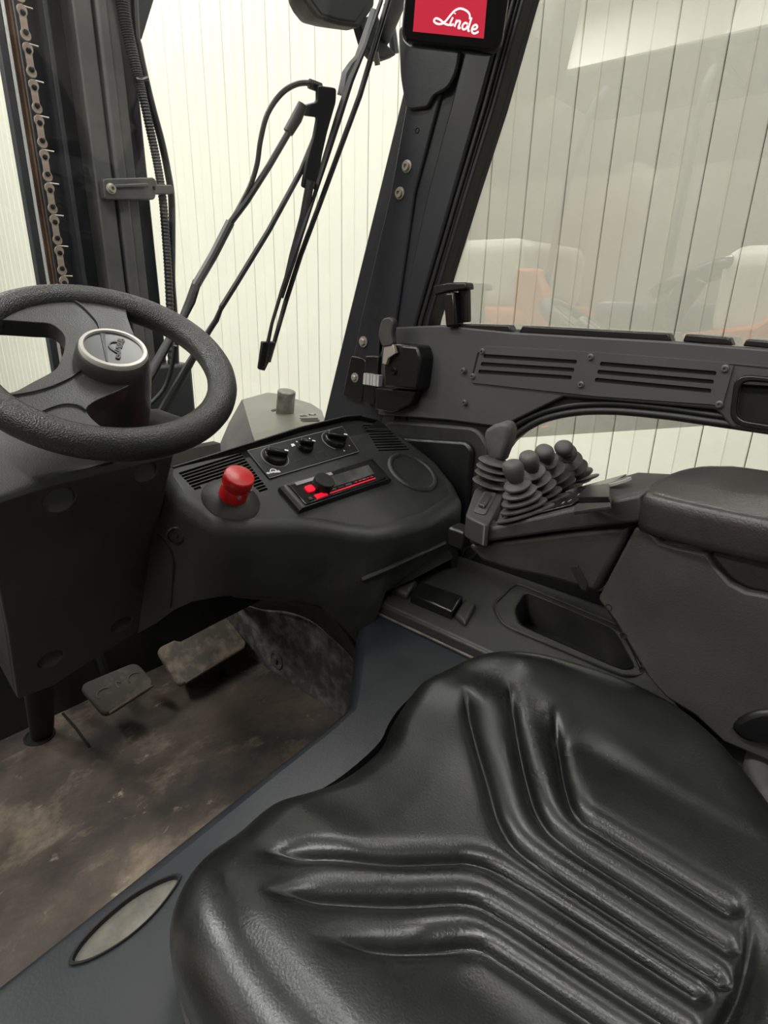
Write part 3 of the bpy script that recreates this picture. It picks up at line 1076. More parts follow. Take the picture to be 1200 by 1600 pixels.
# ------------------------------------------------------------------ pedals
def pedal(name, label, px, o, n, grip):
    n = V(n).normalized()
    t = thing(name, label, 'pedal', at(*px[3], n=n, o=o))
    poly = roundpoly([at(x, y, n=n, o=o) for x, y in px], .018, 4)
    pad = B().prism(poly, n * -.016).build('pedal_pad', M_BRAKE if grip else M_PEDAL, t, bevel=.004)
    c = sum(poly, V()) / len(poly)
    B().tube([c - n * .016, c - n * .04 + V((0, .05, .02)), c + V((0, .12, .10))], .012, 8).build('pedal_arm', M_BLACK, t)
    q = [at(x, y, n=n, o=o) for x, y in px]
    if grip:
        for a, w_ in ((.22, .16), (.5, .05), (.78, .16)):
            m_ = q[3].lerp(q[2], a).lerp(q[0].lerp(q[1], a), .52)
            e_ = (q[2] - q[3]).normalized()
            f_ = n.cross(e_)
            pts = [m_ + e_ * (w_ * .09 * math.cos(s)) + f_ * (.010 * math.sin(s)) + n * .0005 for s in [math.pi * k / 8 + .4 for k in range(9)]]
            B().tube(pts, .0016, 6).build('tread_mark', M_PEDAL, pad)
    B().tube([q[3].lerp(q[2], .08) + n * .001, q[3].lerp(q[2], .92) + n * .001], .003, 8).build('worn_edge', M_FLOOR2, pad)
    return t


pedal('brake_pedal', 'small square dusty rubber brake pedal beside the column', [(123, 1070), (213, 1033), (244, 1068), (164, 1119)], (.45, 1.03, .085), (0, -.5, .87), True)
pedal('accelerator_pedal', 'wide dusty rubber accelerator pedal at the right of the footwell', [(244, 1013), (354, 962), (389, 1007), (280, 1073)], (.6, 1.05, .06), (0, -.55, .83), False)

# ------------------------------------------------------------------ seat cushion
seat = thing('operator_seat', 'black vinyl seat cushion with pressed chevron grooves', 'seat', (.37, .13, .39))
SX, SY = .372, .125
ol = [(.247, .352), (.205, .347), (.165, .337), (.135, .318), (.117, .285), (.108, .235), (.106, .17), (.118, .085), (.160, .025), (.205, -.025), (.248, -.068), (.30, -.095), (.372, -.100),
      (.445, -.095), (.495, -.068), (.535, -.025), (.578, .025), (.620, .085), (.634, .15), (.628, .21), (.612, .27), (.585, .32), (.545, .35), (.500, .362), (.455, .358), (.425, .350), (.395, .338), (.352, .334), (.312, .336), (.282, .345)]
OL = catmull([V((x, y, 0)) for x, y in ol], 26, True)
NTH, NRD = len(OL), 190
sg = lambda px: [(p.x, p.y) for p in ats(px, Z=.452)]
GR = [sg([(395, 1342), (500, 1341), (600, 1340), (690, 1333), (740, 1332), (800, 1356), (960, 1455), (1120, 1556)]),
      sg([(400, 1425), (500, 1414), (640, 1402), (730, 1398), (790, 1424), (900, 1494), (1100, 1620)]),
      sg([(478, 1497), (600, 1487), (680, 1474), (745, 1470), (800, 1500), (960, 1605), (1100, 1690)]),
      sg([(724, 1072), (742, 1140), (765, 1210), (786, 1272), (826, 1320), (960, 1408), (1155, 1530)]),
      sg([(794, 1072), (808, 1140), (826, 1210), (846, 1260), (884, 1300), (1010, 1380), (1165, 1478)]),
      sg([(864, 1108), (874, 1160), (886, 1220), (906, 1262), (950, 1292), (1060, 1358), (1168, 1425)]),
      sg([(1150, 1410), (1172, 1436), (1174, 1480), (1160, 1540), (1130, 1600), (1080, 1680)])]


def sdist(P, poly, taper=True):
    best = np.full(len(P), 9.0)
    par = np.zeros(len(P))
    poly = [np.array((p.x, p.y)) for p in catmull([V((x, y, 0)) for x, y in poly], 5)]
    L = [0.0]
    for a, b in zip(poly[:-1], poly[1:]):
        L.append(L[-1] + np.linalg.norm(b - a))
    for i, (a, b) in enumerate(zip(poly[:-1], poly[1:])):
        d = b - a
        t = np.clip(((P - a) @ d) / (d @ d), 0, 1)
        q = np.linalg.norm(P - a - t[:, None] * d, axis=1)
        m = q < best
        best[m] = q[m]
        par[m] = (L[i] + t[m] * (L[i + 1] - L[i]))
    return best, par, L[-1]


cx = np.array([[p.x, p.y] for p in OL])
cc = np.array([SX, SY])
rings = []
prof = [(1 - (1 - k / NRD) ** 1.15) for k in range(NRD + 1)]
pts = np.concatenate([cc + (cx - cc) * s for s in prof])
sarr = np.repeat(np.array(prof), NTH)
lat = np.abs(pts[:, 0] - SX)
fy = pts[:, 1]
sm = lambda x, a, b: np.clip((x - a) / (b - a), 0, 1) ** 2 * (3 - 2 * np.clip((x - a) / (b - a), 0, 1))
z = np.full(len(pts), .452)
z += .026 * sm(lat, .12, .215) - .006 * (1 - sm(lat, .0, .10))
z -= .012 * sm(fy, .24, .35)
z += .012 * sm(-fy, -.02, .09)
z += .010 * np.exp(-((lat - .125) / .03) ** 2) * sm(fy, .16, .28)
# edge roll: distance to the outline, in metres along the radius
dist = (1 - sarr) * np.linalg.norm(np.tile(cx, (NRD + 1, 1)) - cc, axis=1)
RR = .045
e = np.clip(1 - dist / RR, 0, 1)
z -= RR * .85 * (1 - np.sqrt(np.clip(1 - e ** 2, 0, 1)))
for g in GR:
    d, s, L = sdist(pts, g)
    tp_ = sm(s, 0, .05) * sm(L - s, -.001, .012)
    z += tp_ * (-.0058 * np.exp(-(d / .0036) ** 2) - .0070 * np.exp(-(d / .0100) ** 2))
b = B()
V3 = [V((p[0], p[1], h)) for p, h in zip(pts, z)]
loops = [V3[i * NTH:(i + 1) * NTH] for i in range(1, NRD + 1)]
loops += [[V((p.x, p.y, .418)) for p in OL], [V((SX + (p.x - SX) * .985, SY + (p.y - SY) * .985, .392)) for p in OL], [V((SX + (p.x - SX) * .93, SY + (p.y - SY) * .93, .384)) for p in OL]]
lp0 = loops[0]
b.loft(loops, True, False, True)
cvi = len(b.v)
b.v.append(V3[0])
b.f += [[cvi, i, (i + 1) % NTH] for i in range(NTH)]
b.build('cushion', M_VINYL, seat, smooth=80)
# piping round the base of the cushion
B().tube([V((SX + (p.x - SX) * .985, SY + (p.y - SY) * .985, .390)) for p in OL[::6]], .004, 6, closed=True).build('base_piping', M_BLACK, seat)

# belt buckle and adjuster at the right rear of the seat
ad = thing('seat_adjuster', 'grey seat adjuster lever between cushion and armrest', 'lever', at(1185, 1260, Z=.40))
B().tube([at(1130, 1168, Z=.41), at(1165, 1190, Z=.41), at(1230, 1222, Z=.41)], .012, 8, flat=.4).build('lever_strip', M_ARM, ad)
B().tube(catmull([at(1196, 1168, Z=.43), at(1188, 1200, Z=.425), at(1190, 1235, Z=.42), at(1205, 1265, Z=.415)], 4), [.010] * 2 + [.016] * 9 + [.012] * 2, 10).build('grip', M_RUB, ad)
bolt_p = at(1160, 1207, Z=.40)
B().lathe([(.008, 0), (.008, .006), (.005, .008), (0, .008)], bolt_p, (0, 0, 1), 6).build('pivot_nut', M_BOLTD, ad)

# ------------------------------------------------------------------ side console beside the seat
cons = thing('side_console', 'black plastic side console with open storage tray', 'console', (.76, .35, .36))
CZ = .402
tray = roundpoly(ats([(822, 925), (958, 982), (992, 1042), (972, 1046), (812, 976), (806, 950)], Z=CZ), .016, 4)
co = ats([(589, 941), (612, 918), (640, 900)], Z=CZ)
outer = [V((.652, .600, CZ)), V((.70, .628, CZ)), V((.90, .628, CZ)), V((.90, -.2, CZ)), V((.652, -.2, CZ))]
B().plate(outer, [tray], (0, 0, -.02)).build('top_shell', M_CONS, cons, bevel=.008, seg=3)
b = B()
tc_ = sum(tray, V()) / len(tray)
b.loft([tray, [tc_ + (p - tc_) * .93 + V((0, 0, -.055)) for p in tray]], True, False, True).build('storage_tray', M_CONS, cons, smooth=50)
rim_ = roundpoly(ats([(806, 911), (972, 980), (1006, 1052), (978, 1058), (786, 977), (770, 945)], Z=CZ + .001), .02, 5)
B().tube(rim_, .0022, 6, closed=True).build('tray_seam', M_CONS, cons)
B().box((.655, .2, .385), (.012, .8, .03)).build('side_lip', M_CONS, cons, bevel=.004)
B().tube([V((.6465, .585, HZ + .003)), V((.6465, -.18, HZ + .003))], .0022, 8).build('edge_highlight', M_POST, cons)  # pale bead stands in for the highlight along the painted edge
# small latch with hinged lid
lt = thing('console_latch', 'small glossy black flip-lid latch box on the side console', 'latch', at(670, 950, Z=CZ))
top = ats([(656, 907), (724, 931), (707, 955), (641, 928)], Z=CZ + .016)
B().prism(top, (0, 0, -.018)).build('flip_lid', M_GLOSS, lt, bevel=.003)
top = ats([(633, 900), (652, 905), (637, 927), (609, 916)], Z=CZ + .014)
B().prism(top, (0, 0, -.016)).build('fixed_block', M_CONS, lt, bevel=.006, seg=3)
top = ats([(727, 932), (745, 942), (728, 972), (710, 958)], Z=CZ + .010)
B().prism(top, (0, 0, -.014)).build('hinge_ramp', M_CONS, lt, bevel=.006, seg=3)

# ------------------------------------------------------------------ armrest with lever box
arm = thing('armrest_console', 'armrest console with lever box and flat side panel right of the seat', 'armrest', (.68, .2, .45))
AX = .615
BN, BO = V((0, .526, 1)).normalized(), V((.615, .354, .603))


def bp_(px, py, h=0.0):
    return at(px, py, n=BN, o=BO) + BN * h


# big side panel
side_px = [(992, 824), (1012, 826), (1030, 848), (1060, 856), (1104, 865), (1118, 886), (1140, 912), (1165, 925), (1290, 948), (1330, 1250), (1200, 1190), (1130, 1160), (1085, 1118), (1040, 1090), (1012, 1058), (990, 1020), (960, 970), (934, 936)]
B().prism(ats(side_px, X=AX), (.03, 0, 0)).build('side_panel', M_ARM, arm, bevel=.003)
bx_ = ats([(930, 925), (1400, 1000), (1400, 1260), (1130, 1165), (1060, 1108), (1005, 1050), (965, 985)], X=AX + .026)
B().prism(bx_, (.12, 0, 0)).build('inner_body', M_BLACK, arm, bevel=.004)
for q in ((951, 949), (974, 993), (1004, 1046)):
    B().lathe([(.0042, -.001), (.0042, .0006), (.003, .0006), (.0028, -.003), (0, -.003)], at(*q, X=AX), (-1, 0, 0), 14).build('panel_screw', M_DARK, arm)
# finger recess under the pad
B().prism(roundpoly(ats([(1096, 855), (1300, 890), (1300, 950), (1170, 922), (1142, 908)], X=AX + .008), .02), (.01, 0, 0)).build('finger_recess', M_CONS, arm, bevel=.004)
B().prism(ats([(1140, 1140), (1152, 1126), (1166, 1118), (1186, 1112), (1300, 1108), (1300, 1200), (1160, 1158)], X=AX - .006), (.02, 0, 0)).build('pivot_cover', M_BLACK, arm, bevel=.005)
# front lower shell, curved under
sh = ats([(728, 852), (800, 843), (900, 830), (986, 822), (930, 926), (900, 918), (860, 906), (800, 893), (752, 878)], X=AX + .004)
shb = [V((p.x + .15, p.y, p.z + (.0))) for p in sh]
mid_ = [V((p.x + .02, p.y - .004, p.z + (.004 if i > 3 else 0))) for i, p in enumerate(sh)]
B().loft([sh, mid_, shb], True, True, True).build('lower_shell', M_CONS, arm, bevel=.006, seg=3)
B().prism(ats([(890, 886), (902, 884), (918, 912), (916, 924), (908, 922)], X=AX + .002), (.01, 0, 0)).build('cable_notch', M_DARK, arm, bevel=.001)
# trim band of the lever box
band = ats([(729, 852), (728, 812), (740, 768), (764, 790), (772, 836)], X=AX)
boxtop = [bp_(x, y) for x, y in ((762, 832), (785, 818), (885, 794), (1000, 768))]
w_ = .19


def along(Yc, dz=0.0, x=AX):
    return V((x, Yc, .603 - (Yc - .354) * .526 + dz))


yf, yr = .360, .182
prof = [along(yf + .012, -.030), along(yf + .010, -.008), along(yf, .0), along(.30), along(.24), V((AX, yr, .672)), along(yr, -.035), along(.26, -.040), along(.33, -.040)]
prof[-3:] = [V((AX, yr - .002, .664)), V((AX, .255, .628)), V((AX, .33, .595))]
prof[0] = V((AX, yf + .016, .572))
B().prism(prof, (w_, 0, 0)).build('lever_box', M_CONS, arm, bevel=.006, seg=3)
B().prism(ats([(727, 811), (745, 818), (764, 825), (786, 820), (885, 797), (1002, 772), (1004, 815), (987, 818), (860, 833), (733, 851)], X=AX - .004), (.03, 0, 0)).build('box_trim', M_CONS, arm, bevel=.004, seg=3)
# glossy lever deck and switch field
dk = [along(.338, .001, AX + .008), along(.252, .001, AX + .008), along(.252, .001, AX + w_ - .01), along(.338, .001, AX + w_ - .01)]
B().prism(dk, BN * .0022).build('lever_deck', M_GLOSS, arm, bevel=.0008)
SZ = .613
blk = roundpoly(ats([(727, 806), (763, 823), (792, 757), (764, 752), (742, 764)], Z=SZ), .010, 4)
B().prism(blk, (0, 0, -.030)).build('switch_block', M_ARM, arm, bevel=.005, seg=3)
sw_ = ats([(739, 801), (758, 806), (776, 772), (757, 768)], Z=SZ)
swp = B().prism(roundpoly(sw_, .006), (0, 0, .002)).build('rocker_surround', M_RUB, arm, bevel=.0008)
ce_ = sum(sw_, V()) / 4
q = [ce_ + (p - ce_) * .6 + V((0, 0, .002)) for p in sw_]
B().prism(roundpoly(q, .004), (0, 0, .005)).build('rocker_switch', M_CONS, swp, bevel=.002)
# flip cover and ring near the pad
fc = [bp_(x, y, .001) for x, y in ((905, 788), (920, 770), (955, 766), (956, 790))]
B().prism(roundpoly(fc, .006), BN * .008).build('flip_cover', M_BLACK, arm, bevel=.003)
B().prism([bp_(x, y, .001) for x, y in ((898, 806), (956, 798), (956, 792), (903, 793))], BN * .004).build('cover_lip', M_CONS, arm, bevel=.001)
rc = bp_(969, 757, .004)
rg = B().lathe([(.0145, -.002), (.0145, .001), (.0125, .0018), (.0118, .0012)], rc, BN, 28).build('socket_ring', M_GREYP, arm)
B().lathe([(.0112, .0010), (.0110, .0016), (0, .0016)], rc, BN, 20).build('socket_cap', M_BLACK, arm)
# icons printed on the deck
b = B()
for k in range(3):
    o = along(.275 - k * .0, .004, AX + .035 + k * .045)
    for dx, dy in ((0, 0), (.007, .002), (.003, -.006), (.010, -.005)):
        b.box(o + V((dx, dy, -.526 * dy)), (.004, .0018, .0004), (V((1, 0, 0)), V((0, 1, -.526)).normalized(), BN))
b.build('deck_icons', M_GREYP, arm)['kind'] = 'stuff'
# pad
pad_px = [(1008, 768), (1020, 752), (1041, 738), (1070, 733), (1200, 740), (1400, 760), (1400, 900), (1200, 833), (1100, 793), (1040, 776)]
PZ = .703
pd = [V((.606, .166, PZ - .010)), V((.622, .176, PZ - .010)), V((.660, .178, PZ - .008)), V((.725, .166, PZ - .006)), V((.765, .140, PZ - .005)), V((.778, .08, PZ - .003)), V((.785, -.25, PZ + .004)), V((.598, -.25, PZ - .004)), V((.598, 0, PZ - .006)), V((.600, .10, PZ - .009))]
pdc = sum(pd, V()) / len(pd)
P2 = catmull(pd, 4, True)
lo_ = []
for k, (s, dz) in enumerate(((.86, .004), (.94, .003), (.985, -.002), (1.0, -.010), (1.0, -.030), (.985, -.037), (.93, -.040))):
    lo_.append([V((pdc.x + (p.x - pdc.x) * s, pdc.y + (p.y - pdc.y) * (1 - (1 - s) * .35), p.z + dz)) for p in P2])
B().loft(lo_, True, True, True).build('armrest_pad', M_PAD, arm, smooth=50)

# ------------------------------------------------------------------ control levers
def lever(knobpx, kz, basepx, rb, label, n=5):
    kp_ = at(*knobpx, Z=kz)
    bs = bp_(*basepx)
    t = thing('control_lever', label, 'lever', bs, 'hydraulic levers on the armrest box')
    ax = (kp_ - bs)
    L = ax.length
    ax.normalize()
    bl = []
    top = L - .017
    for k in range(n):
        f = k / (n - 1)
        h = .004 + (top - .006) * f
        rr = rb * (1.0, .80, .68, .57, .46)[k]
        d = (BN * (1 - f) + ax * f).normalized()
        c = bs + (ax * h)
        bl.append((c, d, rr))
    b = B()
    for c, d, rr in bl:
        b.lathe([(rr * .50, -.0058), (rr * .62, -.0036), (rr * .92, -.0026), (rr, -.0010), (rr, .0008), (rr * .92, .0020), (rr * .62, .0032), (rr * .45, .006)], c, d, 28)
    b.build('bellows', M_BELL, t, smooth=50)
    kn = B().lathe([(.0065, -.017), (.0090, -.013), (.0118, -.006), (.0132, .002), (.0130, .008), (.0110, .0125), (.007, .0145), (0, .015)], kp_, ax, 24, sx=.86)
    kn.build('knob', M_RUB, t, smooth=80)
    B().tube([bs, kp_], .005, 8).build('rod', M_BOLTD, t)
    return t


lever((803, 737), .682, (822, 806), .0375, 'nearest grey lever knob on ribbed bellows, beside the rocker switch')
lever((828, 722), .682, (852, 787), .034, 'second grey knob lever from the near edge of the lever box')
lever((852, 710), .682, (878, 769), .032, 'third grey knob lever from the near edge, between two others')
lever((882, 702), .682, (906, 752), .032, 'farthest grey knob lever, seen against the lower window')
# tall paddle lever at the front
bs = along(.385, .0, .735)
t = thing('paddle_lever', 'tall grey paddle lever on bellows in front of the knob levers', 'lever', bs, 'hydraulic levers on the armrest box')
bb = at(771, 748, X=.735)
b = B()
for k, (px, py, rr) in enumerate(((768, 755, .029), (770, 742, .0275), (771, 732, .026), (773, 722, .0245))):
    b.lathe([(rr * .6, -.006), (rr * .92, -.002), (rr, 0), (rr * .92, .002), (rr * .6, .006)], at(px, py, X=.735), (.1, -.15, 1), 28)
b.build('bellows', M_BELL, t, smooth=50)
pp = [(763, 722), (757, 700), (754, 682), (756, 672), (768, 664), (784, 659), (793, 661), (797, 671), (795, 688), (788, 706), (782, 722)]
q = ats(pp, X=.728)
q2 = [p + V((.026, 0, 0)) for p in q]
cq = sum(q, V()) / len(q)
B().loft([[cq + (p - cq) * .82 for p in q], [p + V((.006, 0, 0)) for p in q], [p + V((.020, 0, 0)) for p in q], [cq + (p - cq) * .82 + V((.026, 0, 0)) for p in q]], True, True, True).build('paddle', M_RUB, t, bevel=.003, smooth=60)
B().tube([bs - V((0, 0, .03)), at(772, 715, X=.735)], .008, 8).build('rod', M_BOLTD, t)
# connector block between dashboard and armrest
B().box((.0, 0, 0), (.01, .01, .01))
cb = B().box(at(720, 838, X=.69), (.03, .03, .03)).build('cable_connector', M_BLACK, None, bevel=.004)
tag(cb, 'small black connector block in the gap left of the lever box', 'connector')
st = thing('armrest_stand', 'black bracket that carries the armrest over the side console', 'bracket', (.76, .3, CZ))
B().box((.82, .02, .50), (.05, .10, .195)).build('stand_post', M_BLACK, st, bevel=.006)

# ------------------------------------------------------------------ display on the pillar
DSN = V((-.74, -.62, -.12)).normalized()
DSO = at(705, 40, X=.80)


def ds(px, py, h=0.0):
    return at(px, py, n=DSN, o=DSO) + DSN * h


dsp = thing('display_unit', 'black display unit with red screen at the top of the pillar', 'display', ds(705, 85))
bd = roundpoly([ds(x, y) for x, y in ((626, 68), (783, 86), (800, -30), (806, -120), (648, -120), (633, -20))], .018, 5)
cb_ = sum(bd, V()) / len(bd)
B().loft([[cb_ + (p - cb_) * .965 + DSN * .004 for p in bd], bd, [p - DSN * .010 for p in bd], [cb_ + (p - cb_) * .95 - DSN * .036 for p in bd]], True, True, True).build('housing', M_GLOSS, dsp, smooth=35)
gp = [ds(x, y, .0045) for x, y in ((634, 62), (770, 78), (786, -30), (790, -110), (652, -110), (640, -20))]
B().prism(roundpoly(gp, .008), DSN * .001).build('front_glass', M_GLOSS, dsp)
sp4 = [ds(x, y, .0057) for x, y in ((645, 51), (755, 62), (768, -90), (656, -90))]
scr = B().prism(sp4, DSN * .0004).build('screen', M_SCREEN, dsp)
lo1 = ds(675, 47.5, .0062)
uu = (ds(747, 56, .0062) - lo1)
logo(lo1, uu.normalized(), DSN.cross(uu.normalized()).normalized() * (1 if DSN.cross(uu.normalized()).z > 0 else -1), uu.length, DSN, .0003, M_SCRW, scr, 'logo_print', .036)
B().tube([ds(705, -10, -.03), at(705, -10, X=XD + .01)], .02, 10).build('mounting_arm', M_MASTD, dsp)

# ------------------------------------------------------------------ windscreen wiper
wip = thing('windscreen_wiper', 'black twin-arm windscreen wiper with long blade outside the glass', 'wiper', ws(300, 660, .04))
B().tube(wss([(618, -40), (604, 10), (562, 150), (525, 250), (500, 318), (470, 398), (447, 470), (420, 565)], .02), [.0052] * 7 + [.0045], 8, flat=.8).build('blade_rail', M_WIPE, wip)
B().tube(wss([(596, 0), (570, 75), (548, 125), (530, 180), (508, 250), (490, 310), (466, 380), (440, 455), (425, 505), (411, 572)], .014), [.004, .0045, .007, .008, .007, .004, .006, .0045, .004, .006], 8, flat=.6).build('rubber_blade', M_SEAL, wip)
B().prism(wss([(411, 535), (432, 535), (424, 560), (414, 580), (405, 578)], .012), WSN * .008).build('blade_end_cap', M_WIPE, wip, bevel=.002)
B().tube(wss([(585, 15), (560, 90), (549, 100), (540, 115), (534, 150)], .03), [.007, .008, .006, .008, .010], 8, flat=.6).build('upper_bracket', M_WIPG, wip)
B().prism(roundpoly(wss([(497, 134), (526, 138), (525, 160), (512, 205), (503, 245), (497, 297), (473, 294), (481, 250), (492, 212), (497, 184), (474, 181), (474, 166), (497, 160)], .035), .005, 3), WSN * .007).build('head_bracket', M_WIPM, wip, bevel=.003)
B().tube(wss([(485, 282), (475, 340), (458, 400), (440, 465)], .024), [.010, .011, .010, .005], 8, flat=.5).build('blade_saddle', M_WIPE, wip)
B().tube(catmull(wss([(490, 130), (465, 131), (440, 146), (418, 178), (407, 220), (402, 255), (392, 288), (376, 320), (362, 345)], .045), 5), .0042, 8).build('washer_hose', M_WIPE, wip)
B().tube(wss([(484, 131), (500, 137)], .045), .0075, 8).build('hose_nozzle', M_WIPE, wip)
B().tube(wss([(473, 163), (463, 185), (450, 207)], .04), [.008, .0095, .0085], 10).build('arm_joint', M_WIPE, wip)
B().tube(wss([(455, 200), (420, 260), (385, 315), (357, 352)], .04), .0052, 8).build('upper_arm_rod', M_WIPE, wip)
B().tube(wss([(360, 347), (334, 398), (306, 446)], .04), .0105, 10, flat=.7).build('arm_sleeve', M_WIPG, wip)
B().tube(wss([(308, 440), (298, 470), (286, 496), (262, 536), (215, 622)], .04), [.010, .011, .009, .010, .014], 10, flat=.6).build('lower_arm', M_WIPE, wip)
B().tube(wss([(492, 215), (470, 268), (420, 360), (370, 442), (345, 482)], .046), .0048, 8).build('second_arm_rod', M_WIPE, wip)
B().tube(wss([(347, 478), (338, 500), (328, 515), (298, 565), (240, 668)], .046), [.0065, .0085, .0085, .012, .017], 10, flat=.6).build('second_lower_arm', M_WIPE, wip)
B().tube(wss([(205, 640), (250, 690)], .05), .025, 12).build('wiper_spindle', M_WIPE, wip)
B().tube(catmull(wss([(274, 540), (268, 575), (255, 610), (225, 640)], .05), 4), .004, 8).build('washer_supply_hose', M_HOSE, wip)

# ------------------------------------------------------------------ work lamp outside, upper middle
LY = 1.02
lamp = thing('work_lamp', 'black work lamp outside the windscreen beside the wiper top', 'lamp', at(560, 60, Y=LY))
hp = [at(x, y, Y=LY) for x, y in ((466, -20), (478, 5), (497, 30), (530, 39), (562, 44), (585, 10), (590, -60), (470, -60))]
ch = sum(hp, V()) / len(hp)
B().loft([hp, [ch + (p - ch) * .97 + V((.02, .05, .01)) for p in hp], [ch + (p - ch) * .7 + V((.04, .11, .02)) for p in hp]], True, True, True).build('lamp_housing', M_LAMP, lamp, bevel=.006)
hp2 = [ch + (p - ch) * .8 + V((0, -.002, 0)) for p in hp]
B().prism(hp2, (0, .006, 0)).build('rear_cover', M_LAMP, lamp, bevel=.004)
B().prism([at(x, y, Y=LY + .02) for x, y in ((560, 30), (590, 20), (606, 70), (620, 85), (600, 92), (585, 88), (572, 72))], (.01, .03, 0)).build('lamp_bracket', M_LAMP, lamp, bevel=.004)
B().tube([at(587, 82, Y=LY), at(590, 102, Y=LY)], .006, 8).build('bracket_bolt', M_BOLTD, lamp)
B().tube([at(600, 60, Y=LY + .035), at(640, -40, X=XD + .03)], .014, 10).build('carrier_tube', M_LAMP, lamp)
B().tube([at(606, 5, Y=LY + .03), at(614, 60, Y=LY + .03), at(617, 84, Y=LY + .03)], .010, 8).build('cable_sleeve', M_WIPG, lamp)

# ------------------------------------------------------------------ mast
MY = 1.36
mast = thing('lift_mast', 'dark steel lift mast rail behind the steering wheel', 'mast', at(150, 440, Y=MY))


def mx(px):
    return at(px, 300, Y=MY).x


def rail(name, x0, x1, y0, y1, mtl, bev=.003, par=None):
    return B().box(((x0 + x1) / 2, (y0 + y1) / 2, .9), (x1 - x0, y1 - y0, 3.0)).build(name, mtl, par or mast, bevel=bev)


rail('left_edge_bar', mx(38), mx(49), MY, MY + .02, M_MASTD, .002)
rail('polished_flange', mx(50), mx(55), MY, MY + .02, M_CHROME, .001)
b = B()
for zc in (-.6,):
    b.lathe([((mx(75) - mx(55)) / 2, 0), ((mx(75) - mx(55)) / 2, 3.0)], ((mx(75) + mx(55)) / 2, MY + .03, -.6), (0, 0, 1), 24)
b.build('piston_rod', M_ROD, mast)
rail('inner_channel', mx(84), mx(176), MY + .05, MY + .07, M_MASTD)
rail('channel_web', mx(113), mx(120), MY + .01, MY + .06, M_MASTD, .002)
rail('inner_rail', mx(150), mx(177), MY - .005, MY + .05, M_MAST, .004)
rail('rail_recess', mx(176), mx(182), MY + .012, MY + .05, M_MASTD, .002)
rail('middle_rail', mx(181), mx(198), MY - .012, MY + .05, M_MAST, .006)
rail('outer_rail', mx(197), mx(214), MY - .004, MY + .06, M_MAST, .004)
rail('outer_flange', mx(213), mx(241), MY + .02, MY + .10, M_MASTD, .004)
# foot of the mast seen through the wheel
B().box((mx(200), MY + .02, .62), (.20, .10, .18)).build('mast_foot_block', M_MASTD, mast, bevel=.008)
B().prism([at(x, y, Y=MY + .03) for x, y in ((180, -10), (244, -10), (222, 62), (200, 20))], (0, .01, 0)).build('top_triangle', M_MASTD, mast, bevel=.003)  # dark triangular plate right of the mast top

# lift chain: each link a part
chn = thing('lift_chain', 'greasy leaf chain running down beside the piston rod', 'chain', (mx(90), MY + .01, .4))
zs0, pitch = .42, .0565
x0, x1 = mx(76), mx(112)
lsrc = psrc = None
nl = 26
for i in range(nl):
    zc = zs0 + i * pitch
    c = V((x0, MY - .004, zc))
    if lsrc is None:
        prof = []
        for s in range(32):
            a = 2 * math.pi * s / 32
            zz_ = math.sin(a) * .0275
            hw = .0088 if abs(zz_) > .012 else .0060
            rr = math.cos(a)
            if abs(zz_) > .0185:
                k_ = (abs(zz_) - .0185) / .009
                hw = .0090 * math.sqrt(max(1 - k_ * k_, 0.0))
            prof.append((math.copysign(hw, rr) if abs(rr) > .05 else 0, zz_))
        b = B()
        b.prism([c + V((p[0], -.004, p[1])) for p in prof], (0, .003, 0))
        lsrc = b.build('link_plate', M_CHAIN, chn, bevel=.0006)
        loff = WL[lsrc.name] - c
        b = B()
        for dz in (-.0145, .0145):
            b.lathe([(.0046, 0), (.0046, .0035), (.003, .0042), (0, .0042)], c + V((0, -.003, dz)), (0, -1, 0), 12)
        psrc = b.build('pin_heads', M_CHAIND, lsrc)
        poff = WL[psrc.name] - c
        b = B()
        for k in range(5):
            xx = x0 + .006 + (x1 - x0 - .008) * k / 4
            b.box((xx, MY + .012, zc), ((x1 - x0) * .16, .02, .044))
        b.build('leaf_stack', M_CHAIND, lsrc, bevel=.004)
        soff = WL[lsrc.children[-1].name] - c
        ssrc = lsrc.children[-1]
        b = B().tube([(x0, MY + .002, zc + pitch / 2), ((x0 + x1) / 2, MY + .002, zc + pitch / 2)], .0016, 8)
        csrc = b.build('cross_pin', M_BOLT, lsrc)
        coff = WL[csrc.name] - c
    else:
        l2 = share(lsrc, c + loff, chn)
        share(psrc, c + poff, l2)
        share(ssrc, c + soff, l2)
        share(csrc, c + coff, l2)

# corrugated hose with strap, clip and tie
hs = thing('corrugated_hose', 'ribbed black hydraulic hose hanging beside the mast', 'hose', at(268, 470, Y=MY))
path = catmull([at(x, y, Y=MY - .01) for x, y in ((168, -330), (176, -180), (186, -40), (194, 20), (203, 65), (214, 110), (223, 150), (235, 205), (246, 258), (254, 310), (259, 370), (263, 430), (266, 500), (268, 600), (262, 720))], 22)
rs = []
for i, p in enumerate(path):
    f = min(1, max(0, i - 44) / 90)
    rs.append((.0150 * (1 - f) + .0095 * f) * (1.0 if i % 2 else .84))
B().tube(path, rs, 10).build('ribbed_sleeve', M_HOSE, hs, smooth=20)
B().tube(catmull([at(x, y, Y=MY) for x, y in ((196, -330), (204, -150), (212, 40), (217, 75), (226, 118), (238, 168), (252, 220), (262, 268), (268, 310), (269, 380), (269, 440), (273, 500), (275, 600), (270, 720))], 5), .0105, 8, flat=.6).build('side_strand', M_HOSE, hs)
B().tube([at(x, y, Y=MY - .015) for x, y in ((212, 124), (222, 125), (231, 122))], .0045, 8).build('cable_tie', M_BLACK, hs)
cl = thing('hose_clamp', 'steel clamp bracket holding the hose to the mast rail', 'clamp', at(200, 310, Y=MY - .03))
